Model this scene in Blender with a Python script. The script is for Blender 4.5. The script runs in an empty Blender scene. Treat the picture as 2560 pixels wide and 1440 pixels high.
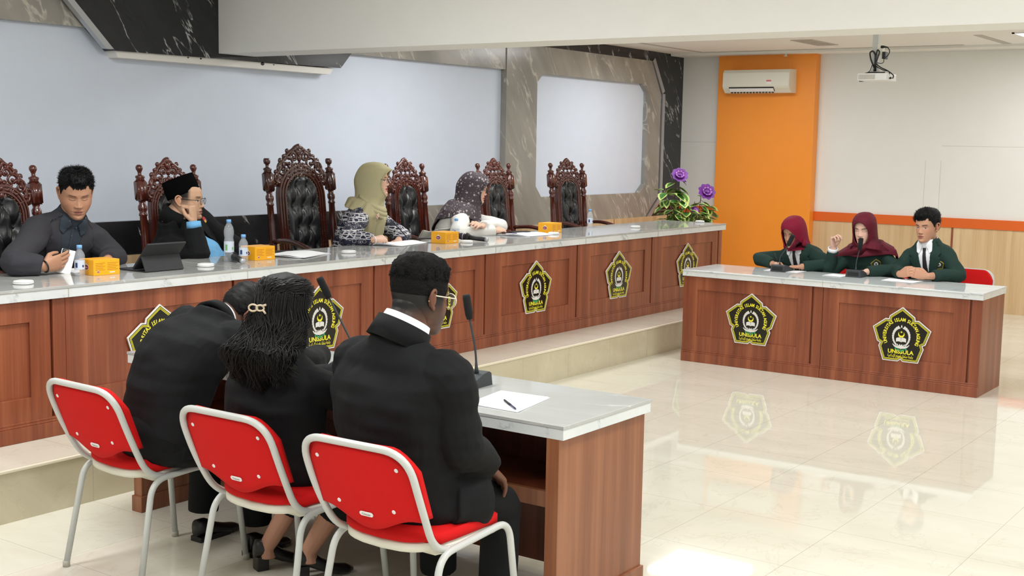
import bpy, bmesh, math, random
import numpy as np
from mathutils import Vector, Matrix, noise
from mathutils.bvhtree import BVHTree
random.seed(7)
PI = math.pi
V = Vector
SC = bpy.context.scene
COL = SC.collection

# ------------------------------------------------------------------ camera, world, lights, exposure
cam_d = bpy.data.cameras.new('camera')
cam_d.sensor_width = 36.0
cam_d.lens = 44.04
cam_d.clip_start = 0.05
cam = bpy.data.objects.new('camera', cam_d)
COL.objects.link(cam)
YAW, PITCH, ROLL = -0.95568, -0.11484, 0.01828
_f = V((-math.sin(YAW)*math.cos(PITCH), math.cos(YAW)*math.cos(PITCH), math.sin(PITCH)))
_r = V((math.cos(YAW), math.sin(YAW), 0))
_u = _r.cross(_f)
_r2 = math.cos(ROLL)*_r + math.sin(ROLL)*_u
_u2 = -math.sin(ROLL)*_r + math.cos(ROLL)*_u
cm = Matrix((_r2, _u2, -_f)).transposed().to_4x4()
cm.translation = V((0, 0, 1.7407))
cam.matrix_world = cm
SC.camera = cam

world = bpy.data.worlds.new('world')
SC.world = world
world.use_nodes = True
world.node_tree.nodes['Background'].inputs[0].default_value = (0.92, 0.97, 1.0, 1)
world.node_tree.nodes['Background'].inputs[1].default_value = 0.55
SC.view_settings.view_transform = 'Standard'
SC.view_settings.look = 'None'
SC.view_settings.gamma = 1.0
SC.view_settings.use_curve_mapping = False
SC.view_settings.exposure = 0.0

def area(name, loc, sx, sy, power, col=(0.97, 0.99, 1.0), rot=(0, 0, 0)):
    d = bpy.data.lights.new(name, 'AREA')
    d.shape = 'RECTANGLE'; d.size = sx; d.size_y = sy; d.energy = power; d.color = col
    o = bpy.data.objects.new(name, d); COL.objects.link(o)
    o.location = loc; o.rotation_euler = rot
    return o
# ceiling lamps of the hall (front bay in front of the beam, rear bay behind it)
for i, (x, y) in enumerate([(1.2, 4.6), (4.0, 4.4), (1.2, 1.4), (4.0, 1.2), (1.2, -2.0), (4.0, -2.0)]):
    area('hall_lamp', (x, y, 3.14), 1.2, 0.6, 60)
for i, (x, y) in enumerate([(8.4, 5.9), (12.0, 5.9), (8.4, 3.0), (8.4, 0.0), (12.2, 0.4)]):
    area('hall_lamp', (x, y, 2.83), 1.1 if i != 1 else 0.75, 0.9, 38)
area('hall_lamp', (12.75, 2.55, 2.83), 0.55, 1.1, 22)

# ------------------------------------------------------------------ helpers
WM = {}
def lin(c):
    c = c/255.0
    return c/12.92 if c <= 0.04045 else ((c+0.055)/1.055)**2.4
def rgb(r, g, b):
    return (lin(r), lin(g), lin(b), 1.0)

def tag(o, label=None, cat=None, group=None, kind=None):
    if label: o['label'] = label
    if cat: o['category'] = cat
    if group: o['group'] = group
    if kind: o['kind'] = kind
    return o
def thing(name, label, cat, loc=(0, 0, 0), rz=0.0, group=None):
    o = bpy.data.objects.new(name, None); COL.objects.link(o)
    o.empty_display_size = 0.1
    o.location = loc; o.rotation_euler = (0, 0, rz)
    WM[o] = Matrix.Translation(V(loc)) @ Matrix.Rotation(rz, 4, 'Z')
    return tag(o, label, cat, group)
def kids(o):
    return [c for c in COL.objects if c.parent == o]
CH = {}
def copy_tree(o, parent=None):
    c = o.copy(); COL.objects.link(c)
    if parent is not None:
        c.parent = parent
        CH.setdefault(parent, []).append(c)
    for ch in list(CH.get(o, [])):
        copy_tree(ch, c)
    return c
def dup(o, loc, rz, label=None, group=None):
    c = copy_tree(o)
    c.location = loc; c.rotation_euler = (0, 0, rz)
    WM[c] = Matrix.Translation(V(loc)) @ Matrix.Rotation(rz, 4, 'Z')
    if label: c['label'] = label
    if group: c['group'] = group
    return c

class B:
    """collects shapes in one bmesh; build() links them as ONE mesh object"""
    def __init__(s):
        s.bm = bmesh.new(); s.mi = 0
    def face(s, vs, mi=None):
        try:
            f = s.bm.faces.new(vs)
            f.material_index = s.mi if mi is None else mi
            f.smooth = True
            return f
        except ValueError:
            return None
    def box(s, x0, x1, y0, y1, z0, z1, bev=0.0, m=None):
        co = [(x, y, z) for x in (x0, x1) for y in (y0, y1) for z in (z0, z1)]
        if m is not None: co = [m @ V(c) for c in co]
        v = [s.bm.verts.new(c) for c in co]
        fs = [s.face([v[i] for i in q]) for q in ((0, 1, 3, 2), (4, 6, 7, 5), (0, 4, 5, 1), (2, 3, 7, 6), (0, 2, 6, 4), (1, 5, 7, 3))]
        for f in fs: f.smooth = False
        if bev > 0:
            es = list({e for f in fs for e in f.edges})
            bmesh.ops.bevel(s.bm, geom=es, offset=bev, segments=2, affect='EDGES', profile=0.6)
        return s
    def rings(s, rs, cap=True, closed=True, loop=False):
        vs = [[s.bm.verts.new(p) for p in r] for r in rs]
        n = len(vs[0]); m = len(vs)
        for j in range(m if loop else m-1):
            a, b = vs[j], vs[(j+1) % m]
            for i in range(n if closed else n-1):
                k = (i+1) % n
                s.face((a[i], a[k], b[k], b[i]))
        if cap and closed and not loop:
            s.face(list(reversed(vs[0]))); s.face(vs[-1])
        return s
    def tube(s, pts, r, n=10, cap=True, flat=1.0, up=None, round_end=False):
        pts = [V(p) for p in pts]
        if not hasattr(r, '__len__'): r = [r]*len(pts)
        r = list(r)
        if round_end and len(pts) > 1:
            d0 = (pts[0]-pts[1]).normalized(); d1 = (pts[-1]-pts[-2]).normalized()
            e0 = [(pts[0]+d0*r[0]*math.sin(a), r[0]*math.cos(a)) for a in (1.35, 0.95, 0.5)]
            e1 = [(pts[-1]+d1*r[-1]*math.sin(a), r[-1]*math.cos(a)) for a in (0.5, 0.95, 1.35)]
            pts = [p for p, _ in e0]+pts+[p for p, _ in e1]
            r = [q for _, q in e0]+r+[q for _, q in e1]
        rs = []
        t0 = (pts[1]-pts[0]).normalized()
        u = V(up) if up is not None else (V((0, 0, 1)) if abs(t0.z) < 0.9 else V((1, 0, 0)))
        for i, p in enumerate(pts):
            t = (pts[min(i+1, len(pts)-1)]-pts[max(i-1, 0)])
            if t.length < 1e-9: t = t0
            t = t.normalized()
            u = (u-t*u.dot(t))
            u = u.normalized() if u.length > 1e-6 else t.orthogonal().normalized()
            w = t.cross(u)
            rs.append([p+(u*math.cos(a)*flat+w*math.sin(a))*r[i] for a in [2*PI*k/n for k in range(n)]])
        s.rings(rs, cap)
        return s
    def lathe(s, prof, n=16, m=None, cap=True):
        m = m or Matrix()
        rs = [[m @ V((r*math.cos(2*PI*k/n), r*math.sin(2*PI*k/n), z)) for k in range(n)] for r, z in prof]
        s.rings(rs, cap)
        return s
    def ball(s, c, rx, ry=None, rz=None, m=None, nu=14, nv=10):
        ry = ry or rx; rz = rz or rx; c = V(c)
        rs = []
        for j in range(nv):
            a = -PI/2+PI*(j+0.5)/nv
            ring = [V((rx*math.cos(a)*math.cos(2*PI*k/nu), ry*math.cos(a)*math.sin(2*PI*k/nu), rz*math.sin(a))) for k in range(nu)]
            rs.append([c+(m @ p if m else p) for p in ring])
        s.rings(rs)
        return s
    def prism(s, poly, m, t, side=True):
        """2D polygon (list of (x,y)) placed by m (its x,y plane), thickness t along m's z"""
        a = [s.bm.verts.new(m @ V((x, y, 0))) for x, y in poly]
        b = [s.bm.verts.new(m @ V((x, y, t))) for x, y in poly]
        f = s.face(b); f2 = s.face(list(reversed(a)))
        for q in (f, f2):
            if q: q.smooth = False
        n = len(poly)
        for i in range(n):
            q = s.face((a[i], a[(i+1) % n], b[(i+1) % n], b[i]))
            if q: q.smooth = False
        return s
    def mesh(s, me, m=None):
        tmp = bmesh.new(); tmp.from_mesh(me)
        if m is not None: bmesh.ops.transform(tmp, matrix=m, verts=tmp.verts)
        me2 = bpy.data.meshes.new('tmp'); tmp.to_mesh(me2); tmp.free()
        n0 = len(s.bm.faces)
        s.bm.from_mesh(me2); bpy.data.meshes.remove(me2)
        s.bm.faces.ensure_lookup_table()
        for f in s.bm.faces[n0:]: f.material_index = s.mi
        return s
    def xf(s, m):
        bmesh.ops.transform(s.bm, matrix=m, verts=s.bm.verts); return s
    def tomesh(s, name='m'):
        me = bpy.data.meshes.new(name)
        s.bm.normal_update(); s.bm.to_mesh(me); s.bm.free()
        return me
    def build(s, name, mat, parent=None, world=False, org=None, flat=False, recalc=True, label=None):
        if recalc: bmesh.ops.recalc_face_normals(s.bm, faces=s.bm.faces)
        if world and parent is not None: s.xf(WM[parent].inverted())
        if org is not None: s.xf(Matrix.Translation(-V(org)))
        if flat:
            for f in s.bm.faces: f.smooth = False
        me = s.tomesh(name)
        return link(name, me, mat, parent, org, label)
def link(name, me, mat, parent=None, org=None, label=None):
    for m in (mat if isinstance(mat, (list, tuple)) else [mat]): me.materials.append(m)
    o = bpy.data.objects.new(name, me); COL.objects.link(o)
    if parent is not None:
        o.parent = parent; WM[o] = WM[parent]; CH.setdefault(parent, []).append(o)
    elif org is not None:
        o.location = org; WM[o] = Matrix.Translation(V(org))
    else: WM[o] = Matrix()
    if label: o['label'] = label
    return o
def struct(o):
    o['kind'] = 'structure'; return o

# ------------------------------------------------------------------ materials
class N:
    def __init__(s, name):
        s.m = bpy.data.materials.new(name); s.m.use_nodes = True
        s.t = s.m.node_tree; s.b = s.t.nodes['Principled BSDF']
    def n(s, typ, **k):
        nd = s.t.nodes.new(typ)
        for a, v in k.items():
            if a.startswith('i_'): nd.inputs[a[2:].replace('_', ' ')].default_value = v
            else: setattr(nd, a, v)
        return nd
    def l(s, a, b): s.t.links.new(a, b)
    def set(s, **k):
        for a, v in k.items(): s.b.inputs[a.replace('_', ' ')].default_value = v
        return s
    def coord(s, scale=(1, 1, 1), rot=(0, 0, 0), kind='Object'):
        tc = s.n('ShaderNodeTexCoord'); mp = s.n('ShaderNodeMapping')
        mp.inputs['Scale'].default_value = scale; mp.inputs['Rotation'].default_value = rot
        s.l(tc.outputs[kind], mp.inputs['Vector']); return mp.outputs[0]
    def noise(s, vec, scale, detail=4, rough=0.55, dist=0.0):
        nd = s.n('ShaderNodeTexNoise'); nd.inputs['Scale'].default_value = scale
        nd.inputs['Detail'].default_value = detail; nd.inputs['Roughness'].default_value = rough
        nd.inputs['Distortion'].default_value = dist
        if vec is not None: s.l(vec, nd.inputs['Vector'])
        return nd.outputs['Fac']
    def ramp(s, fac, stops, interp='LINEAR'):
        nd = s.n('ShaderNodeValToRGB'); cr = nd.color_ramp; cr.interpolation = interp
        while len(cr.elements) < len(stops): cr.elements.new(0.5)
        for e, (p, c) in zip(cr.elements, stops):
            e.position = p; e.color = c if len(c) == 4 else (*c, 1)
        s.l(fac, nd.inputs[0]); return nd.outputs[0]
    def mix(s, fac, a, b, mode='MIX'):
        nd = s.n('ShaderNodeMix', data_type='RGBA', blend_type=mode)
        for inp, v in ((nd.inputs['Factor'], fac), (nd.inputs['A'], a), (nd.inputs['B'], b)):
            if isinstance(v, bpy.types.NodeSocket): s.l(v, inp)
            elif isinstance(v, (int, float)): nd.inputs['Factor'].default_value = v
            else:
                # colour sockets of the RGBA mix
                (nd.inputs[6] if inp == nd.inputs['A'] else nd.inputs[7]).default_value = v
        return nd
    def math(s, op, a, b=None):
        nd = s.n('ShaderNodeMath', operation=op)
        for i, v in enumerate((a, b)):
            if v is None: continue
            if isinstance(v, bpy.types.NodeSocket): s.l(v, nd.inputs[i])
            else: nd.inputs[i].default_value = v
        return nd.outputs[0]
    def bump(s, h, strength=0.2, dist=0.01):
        nd = s.n('ShaderNodeBump'); nd.inputs['Strength'].default_value = strength; nd.inputs['Distance'].default_value = dist
        s.l(h, nd.inputs['Height']); s.l(nd.outputs[0], s.b.inputs['Normal'])
    def col(s, sock): s.l(sock, s.b.inputs['Base Color'])
def cmix(n, fac, a, b, mode='MIX'):
    nd = n.n('ShaderNodeMix', data_type='RGBA', blend_type=mode)
    for i, v in ((0, fac), (6, a), (7, b)):
        if isinstance(v, bpy.types.NodeSocket): n.l(v, nd.inputs[i])
        else: nd.inputs[i].default_value = v
    return nd.outputs[2]
def plain(name, c, rough=0.5, metal=0.0, spec=0.5, bump=None, coat=0.0, sheen=0.0, var=0.0):
    n = N(name); n.set(Base_Color=c, Roughness=rough, Metallic=metal)
    n.b.inputs['Specular IOR Level'].default_value = spec
    if coat: n.b.inputs['Coat Weight'].default_value = coat
    if sheen:
        n.b.inputs['Sheen Weight'].default_value = sheen
    if var:
        f = n.noise(n.coord(), 6.0, 5)
        d = tuple(x*(1-var) for x in c[:3])+(1,); e = tuple(min(1, x*(1+var)) for x in c[:3])+(1,)
        n.col(n.ramp(f, [(0.3, d), (0.7, e)]))
    if bump:
        n.bump(n.noise(n.coord(), bump[0], 3), bump[1], bump[2] if len(bump) > 2 else 0.002)
    return n.m
def wood(name, dark, mid, light, axis='z', rough=0.35, sc=1.0):
    n = N(name)
    st = {'z': (14, 14, 0.5), 'y': (14, 0.5, 14), 'x': (0.5, 14, 14)}[axis]
    st = tuple(q*sc for q in st)
    st2 = {'z': (90, 90, 2.5), 'y': (90, 2.5, 90), 'x': (2.5, 90, 90)}[axis]
    a = n.noise(n.coord(st), 1.0, 3, 0.5, 0.4); b = n.noise(n.coord(st2), 1.0, 4, 0.6)
    mixf = n.math('ADD', n.math('MULTIPLY', a, 0.72), n.math('MULTIPLY', b, 0.28))
    n.col(n.ramp(mixf, [(0.34, dark), (0.5, mid), (0.66, light)]))
    n.set(Roughness=rough); n.bump(b, 0.08, 0.001)
    return n.m
def marble(name, base, base2, vein, rough=0.15, scale=1.0, width=0.03, rot=(0.3, 0.5, 0.6), amt=1.0, stretch=0.16, gate=(0.45, 0.62), dist=0.25):
    """stone with sparse slanted veins: ridges of a noise drawn out along one direction"""
    n = N(name)
    v0 = n.coord((1, 1, 1), rot)
    mp = n.n('ShaderNodeMapping'); mp.inputs['Scale'].default_value = (scale, scale, scale*stretch); n.l(v0, mp.inputs['Vector'])
    v = mp.outputs[0]
    f1 = n.noise(v, 2.4, 5, 0.55, dist)
    rid = n.math('ABSOLUTE', n.math('SUBTRACT', f1, 0.5))
    msk = n.ramp(rid, [(0.0, (amt, amt, amt, 1)), (width, (0, 0, 0, 1))])
    gt = n.ramp(n.noise(n.coord((2.2*scale,)*3, rot), 1.3, 3, 0.5), [(gate[0], (0, 0, 0, 1)), (gate[1], (1, 1, 1, 1))])
    mm = n.math('MULTIPLY', msk, gt)
    cl = n.ramp(n.noise(v, 1.7, 5, 0.6, 0.4), [(0.35, base), (0.65, base2)])
    n.col(cmix(n, mm, cl, vein)); n.set(Roughness=rough)
    return n.m
MT = {}
MT['white_wall'] = plain('wall_paint', rgb(232, 231, 226), 0.75, var=0.01)
MT['ceiling'] = plain('ceiling_paint', rgb(238, 235, 228), 0.8)
MT['screen'] = plain('screen_paint', rgb(218, 226, 240), 0.8, var=0.012)
MT['orange'] = plain('orange_laminate', rgb(250, 152, 48), 0.42, var=0.01)
MT['orange_dark'] = plain('orange_band', rgb(222, 100, 28), 0.42)
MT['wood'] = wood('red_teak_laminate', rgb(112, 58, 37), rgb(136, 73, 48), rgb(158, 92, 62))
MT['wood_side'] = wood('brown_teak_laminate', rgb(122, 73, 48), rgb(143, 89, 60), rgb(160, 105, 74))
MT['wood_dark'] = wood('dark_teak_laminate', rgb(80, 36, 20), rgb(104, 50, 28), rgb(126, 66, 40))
MT['pale_wood'] = wood('pale_oak_laminate', rgb(192, 158, 116), rgb(212, 180, 138), rgb(224, 196, 156), sc=0.7)
MT['apron'] = marble('white_marble_apron', rgb(226, 229, 228), rgb(214, 218, 218), rgb(160, 166, 168), 0.14, 3.0, 0.020, (0.5, 0.62, 0.5), 0.8, 0.16, (0.5, 0.66))
MT['slab'] = marble('grey_marble_top', rgb(186, 187, 184), rgb(172, 173, 171), rgb(214, 214, 210), 0.07, 1.3, 0.012, (1.4, 0.3, 0.5), 0.8, 0.2, (0.45, 0.62))
MT['slab_w'] = marble('white_marble_top', rgb(220, 225, 225), rgb(204, 210, 212), rgb(160, 168, 172), 0.07, 2.0, 0.02, (1.3, 0.4, 0.5), 0.8, 0.25)
MT['grey_marble'] = marble('grey_brown_marble', rgb(166, 161, 152), rgb(140, 137, 130), rgb(208, 203, 192), 0.2, 1.5, 0.022, (0.2, 0.62, 0.3), 0.75, 0.22, (0.40, 0.55), 0.5)
MT['black_marble'] = marble('black_marble', rgb(26, 27, 30), rgb(38, 39, 42), rgb(196, 196, 196), 0.14, 1.9, 0.009, (0.15, 0.68, 0.2), 0.9, 0.14, (0.47, 0.58), 0.2)
MT['silver'] = plain('brushed_silver', rgb(190, 192, 196), 0.35, 0.6)
MT['white_plastic'] = plain('white_plastic', rgb(236, 236, 234), 0.35)
MT['cream'] = plain('cream_plastic', rgb(226, 224, 208), 0.4)
MT['black'] = plain('black_plastic', rgb(24, 24, 26), 0.45)
MT['dark'] = plain('charcoal_plastic', rgb(52, 56, 60), 0.5)
MT['foam'] = plain('black_foam', rgb(20, 20, 21), 0.95, bump=(700, 0.6))
MT['grey_vent'] = plain('grey_vent', rgb(186, 180, 168), 0.6)
MT['paper'] = plain('white_paper', rgb(243, 244, 248), 0.7)
MT['box'] = plain('yellow_card', rgb(246, 174, 26), 0.38)
MT['box_print'] = plain('brown_print', rgb(190, 120, 20), 0.5)
MT['maroon_print'] = plain('maroon_print', rgb(120, 24, 40), 0.45)
MT['yellow'] = plain('yellow_paint', rgb(236, 226, 56), 0.4)
MT['sign_black'] = plain('black_gloss', rgb(24, 22, 18), 0.25)
MT['sign_white'] = plain('white_gloss', rgb(228, 226, 222), 0.3)
MT['green'] = plain('green_paint', rgb(34, 150, 92), 0.4)
MT['red_cloth'] = plain('red_fabric', rgb(206, 14, 14), 0.8, bump=(900, 0.35), spec=0.25, sheen=0.0)
MT['frame'] = plain('grey_enamel_tube', rgb(198, 200, 196), 0.32)
MT['carved'] = plain('carved_mahogany', rgb(64, 27, 19), 0.22, coat=0.6, var=0.3)
MT['carved_red'] = plain('carved_red_mahogany', rgb(84, 34, 24), 0.22, coat=0.6, var=0.25)
MT['leather'] = plain('black_leather', rgb(26, 27, 29), 0.33, bump=(260, 0.15))
MT['brass'] = plain('brass_nails', rgb(150, 120, 80), 0.3, 0.8)
def floor_mat(name, axes, c1, c2, off=(0, 0, 0), rough=0.035):
    n = N(name)
    v = n.coord((1, 1, 1))
    a = n.noise(n.coord((1.0, 0.35, 1), (0, 0, 0.5)), 2.0, 6, 0.6, 1.5)
    f = n.ramp(a, [(0.3, c1), (0.7, c2)])
    rid = n.math('ABSOLUTE', n.math('SUBTRACT', n.noise(n.coord((0.6, 1.0, 1), (0, 0, 0.3)), 2.3, 5, 0.6, 1.0), 0.5))
    vm = n.ramp(rid, [(0.0, (0.16, 0.16, 0.16, 1)), (0.010, (0, 0, 0, 1))])
    f = cmix(n, vm, f, rgb(170, 156, 128))
    sx = n.n('ShaderNodeSeparateXYZ'); n.l(v, sx.inputs[0])
    g = None
    for ax in axes:
        q = n.math('SUBTRACT', sx.outputs[ax], off[ax]-60.0)
        q = n.math('PINGPONG', q, 0.3)
        q = n.math('LESS_THAN', q, 0.0013)
        g = q if g is None else n.math('MAXIMUM', g, q)
    f = cmix(n, n.math('MULTIPLY', g, 0.6), f, rgb(150, 140, 118))
    n.col(f); n.set(Roughness=rough)
    n.bump(n.noise(n.coord((1, 1, 1)), 3.0, 2), 0.02, 0.01)
    return n.m
MT['floor'] = floor_mat('cream_porcelain_floor', (0, 1), rgb(216, 211, 195), rgb(226, 222, 208), (0.03, 0.2, 0))
MT['riser'] = floor_mat('cream_porcelain_riser', (0,), rgb(196, 187, 158), rgb(212, 203, 176), (0.03, 0, 0), 0.15)
# ------------------------------------------------------------------ the room
def fill_hole(outer, inner, m, t):
    """plate with a hole: outer and inner loops in m's x,y plane, thickness t"""
    b = B(); bm = b.bm
    def loop(pts, z):
        v = [bm.verts.new(m @ V((x, y, z))) for x, y in pts]
        e = [bm.edges.new((v[i], v[(i+1) % len(v)])) for i in range(len(v))]
        return v, e
    for z in (0, t):
        vo, eo = loop(outer, z); vi, ei = loop(inner, z)
        bmesh.ops.triangle_fill(bm, use_beauty=True, edges=eo+ei)
        if z == 0: a = (vo, vi)
    for u, w in ((a[0], vo), (a[1], vi)):
        n = len(u)
        for i in range(n): b.face((u[i], u[(i+1) % n], w[(i+1) % n], w[i]))
    return b
XZ = Matrix(((1, 0, 0, 0), (0, 0, 1, 0), (0, 1, 0, 0), (0, 0, 0, 1)))     # (x,y) -> (X,Z), thickness along +Y
def at_xz(y): return Matrix.Translation(V((0, y, 0))) @ XZ
XR, YB = 14.1125, 7.47
struct(B().box(-5, XR+0.15, -7, 7.6, -0.1, 0.0).build('floor', MT['floor'], flat=True))
pf = B().box(-5, XR, 5.0, 7.6, 0.0, 0.239).build('platform', MT['riser'], flat=True)
struct(pf)
pl = B().box(-5, XR, 5.012, 7.5, 0.239, 0.241).build('platform_top', MT['floor'], pf, flat=True)
B().box(-5, XR, 4.994, 5.012, 0.229, 0.2425, 0.003).build('nosing', plain('pale_nosing', rgb(232, 224, 200), 0.4), pf, flat=True)
# right wall: white panels, orange band, pale wood wainscot
wr = struct(B().box(XR, XR+0.15, -7, 7.6, 0, 3.3).build('wall_right', MT['white_wall'], flat=True))
B().box(XR-0.022, XR, -7, 7.44, 0.906, 1.012, 0.003).build('orange_band', MT['orange_dark'], wr, flat=True)
wn = B().box(XR-0.012, XR, -7, 7.44, 0.0, 0.906).build('wainscot', MT['pale_wood'], wr, flat=True)
g = B()
for y in (4.02, 1.6, -0.8): g.box(XR-0.0135, XR, y-0.011, y+0.011, 0, 0.906)
g.build('groove', MT['wood'], wn, flat=True)
# panel joints of the wall
g = B()
for y in (4.36, 4.19): g.box(XR-0.0006, XR, y-0.0015, y+0.0015, 1.012, 1.64)
g.box(XR-0.0006, XR, 3.2, 4.19, 1.798, 1.801); g.box(XR-0.0006, XR, 6.88, 7.41, 1.80, 1.803)
g.build('panel_joint', MT['grey_vent'], wr, flat=True)
pc = struct(B().box(13.98, XR, 5.635, 6.872, 0, 2.845, 0.006).build('pillar_orange', MT['orange'], flat=True))
# back wall
bw = struct(B().box(-5, XR, YB, YB+0.12, 0, 3.3).build('wall_back', MT['screen'], flat=True))
B().box(-5, 8.6, 7.41, YB, 0.0, 1.14).build('black_skirting', MT['black_marble'], bw, flat=True)
B().box(8.6, 10.315, 7.41, YB, 0.0, 1.15).build('marble_skirting', MT['grey_marble'], bw, flat=True)
B().box(-5, 10.315, 7.41, YB, 2.475, 2.9).build('marble_strip', MT['grey_marble'], bw, flat=True)
B().box(13.3, XR, 7.418, YB, 0.0, 2.9).build('black_marble_panel', MT['black_marble'], bw, flat=True)
B().box(10.9, 13.4, 7.412, YB, 2.749, 2.9).build('black_marble_panel', MT['black_marble'], bw, flat=True)
marble_out = [(10.315, 0), (13.0, 0), (13.0, 0.7), (13.23, 0.903), (13.523, 1.136), (13.523, 2.363), (13.271, 2.747), (10.315, 2.747)]
marble_in = [(10.975, 1.185), (13.07, 1.185), (13.215, 1.29), (13.215, 2.37), (13.10, 2.468), (10.97, 2.468), (10.862, 2.374), (10.868, 1.30)]
fill_hole(marble_out, marble_in, at_xz(7.40), YB-7.40).build('marble_frame', MT['grey_marble'], bw, flat=True)
B().box(10.315, 10.95, 7.401, YB, 2.747, 2.9).build('marble_strip', MT['grey_marble'], bw, flat=True)
st = B()
for (a, b_) in (((13.30, 2.748), (13.563, 2.37)), ((13.563, 2.37), (13.563, 1.13)), ((13.563, 1.13), (13.27, 0.90))):
    a, b_ = V(a), V(b_); d = (b_-a).normalized(); nrm = V((-d.y, d.x))
    if nrm.x < 0: nrm = -nrm
    st.prism([tuple(a), tuple(b_), tuple(b_+nrm*0.062), tuple(a+nrm*0.062)], at_xz(7.398), 0.05)
st.build('silver_trim', MT['silver'], bw, flat=True)
ws = B().box(-5, XR, 7.375, 7.47, 0.0, 0.897).build('wainscot', MT['pale_wood'], bw, flat=True)
g = B()
for x in (11.2, 12.45, 6.0, 4.8): g.box(x-0.006, x+0.006, 7.374, 7.40, 0, 0.897)
g.build('groove', MT['wood'], ws, flat=True)
# black header above the screen with its silver edge, white box below
hd = struct(B().prism([(5.585, 2.329), (7.845, 2.342), (8.40, 2.9), (4.97, 2.9)], at_xz(7.34), YB-7.34).build('trim_1', MT['black_marble'], flat=True))
B().prism([(5.50, 2.338), (5.56, 2.338), (4.985, 2.9), (4.925, 2.9)], at_xz(7.328), 0.05).build('silver_trim', MT['silver'], hd, flat=True)
B().prism([(5.62, 2.285), (7.74, 2.285), (7.78, 2.335), (5.60, 2.335)], at_xz(7.365), YB-7.365).build('screen_box', MT['ceiling'], hd, flat=True)
g = B()
for x, s in ((6.98, 0.012), (6.36, 0.006), (6.24, 0.005), (7.1, 0.004)):
    g.ball((x, 7.364, 2.325), s*1.6, 0.004, s)
g.build('bolt', MT['black'], hd)
# beam and ceilings
struct(B().box(6.51, 6.87, -7, 7.34, 2.372, 3.3, 0.004).build('beam', MT['white_wall'], flat=True))
ce = struct(B().box(6.6, XR, -7, 7.5, 2.862, 3.0).build('ceiling', MT['ceiling'], flat=True))
g = B()
for (x0, x1, y0, y1) in ((7.3, 13.72, 6.92, 6.97), (12.6, 13.72, 3.42, 3.50), (13.66, 13.72, 3.9, 6.92), (13.0, 13.6, 3.0, 3.06)):
    g.box(x0, x1, y0, y1, 2.858, 2.87)
g.build('painted_groove_shade', MT['grey_vent'], ce, flat=True)  # flat grey strips: the shade of the ceiling tray grooves, painted on
B().box(13.75, XR, -7, 7.41, 2.835, 2.87, 0.004).build('cornice', MT['ceiling'], ce, flat=True)
struct(B().box(-5, 6.6, -7, 7.6, 3.2, 3.3).build('ceiling', MT['ceiling'], flat=True))

def ceiling_lamp(loc, sx, sy, label):
    t = thing('ceiling_lamp', label, 'ceiling light', loc)
    b = B()
    for s in (-1, 1):
        b.box(s*sx/2-0.012, s*sx/2+0.012, -sy/2-0.012, sy/2+0.012, -0.012, 0.0)
        b.box(-sx/2-0.012, sx/2+0.012, s*sy/2-0.012, s*sy/2+0.012, -0.012, 0.0)
    b.build('lamp_frame', MT['white_plastic'], t, flat=True)
    n = N('lamp_glow'); n.set(Base_Color=(1, 1, 1, 1)); n.b.inputs['Emission Color'].default_value = (1, 1, 1, 1)
    n.b.inputs['Emission Strength'].default_value = 6.0
    B().box(-sx/2, sx/2, -sy/2, sy/2, -0.006, -0.002).build('diffuser', n.m, t, flat=True)
    return t
ceiling_lamp((12.75, 2.55, 2.862), 0.55, 1.1, 'white ceiling lamp panel at the right edge behind the white beam')
vt = thing('air_vent', 'grey square air vent in the ceiling above the air conditioner', 'vent', (12.83, 5.2, 2.862))
B().box(-0.37, 0.37, -0.12, 0.12, -0.006, 0.0).build('vent_plate', MT['grey_vent'], vt, flat=True)
g = B()
for i in range(9): g.box(-0.33+i*0.08, -0.30+i*0.08, -0.10, 0.10, -0.009, -0.005)
g.build('slats', MT['grey_vent'], vt, flat=True)
sp = thing('sprinkler', 'small white sprinkler head on the ceiling above the orange pillar', 'sprinkler', (13.9, 5.98, 2.862))
B().lathe([(0.03, 0), (0.03, -0.012), (0.012, -0.016), (0.012, -0.045), (0.022, -0.05), (0.022, -0.056)], 14).build('sprinkler_body', MT['white_plastic'], sp)

# ------------------------------------------------------------------ emblem plates
def text_mesh(body, size, bold=0.0, align='CENTER', font=None, sx=1.0):
    c = bpy.data.curves.new('t', 'FONT'); c.body = body; c.size = size; c.align_x = align
    c.offset = bold*size; c.resolution_u = 2
    o = bpy.data.objects.new('t', c); COL.objects.link(o)
    dg = bpy.context.evaluated_depsgraph_get()
    me = bpy.data.meshes.new_from_object(o.evaluated_get(dg))
    bpy.data.objects.remove(o); bpy.data.curves.remove(c)
    if sx != 1.0: me.transform(Matrix.Diagonal((sx, 1, 1, 1)))
    return me
def inset(poly, d):
    n = len(poly); out = []
    for i in range(n):
        p, q, r = V(poly[i-1]), V(poly[i]), V(poly[(i+1) % n])
        a = (q-p).normalized(); b = (r-q).normalized()
        na, nb = V((-a.y, a.x)), V((-b.y, b.x))
        bis = (na+nb); bis.normalize()
        k = d/max(0.35, bis.dot(na))
        out.append(tuple(q+bis*k))
    return out
def emblem_poly():
    base = [(0, 0.205), (-0.216, 0.045), (-0.131, -0.2), (0.131, -0.2), (0.216, 0.045)]
    out = []
    for i in range(5):
        a, b = V(base[i]), V(base[(i+1) % 5]); mid = (a+b)/2; d = (b-a).normalized(); nrm = V((-d.y, d.x))
        out += [tuple(a), tuple(mid-d*0.018), tuple(mid+nrm*0.016), tuple(mid+d*0.018)]
    return out
EM_P = emblem_poly()
def T(x, y, z, a=0): return Matrix.Translation(V((x, y, z))) @ Matrix.Rotation(a, 4, 'Z')
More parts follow.
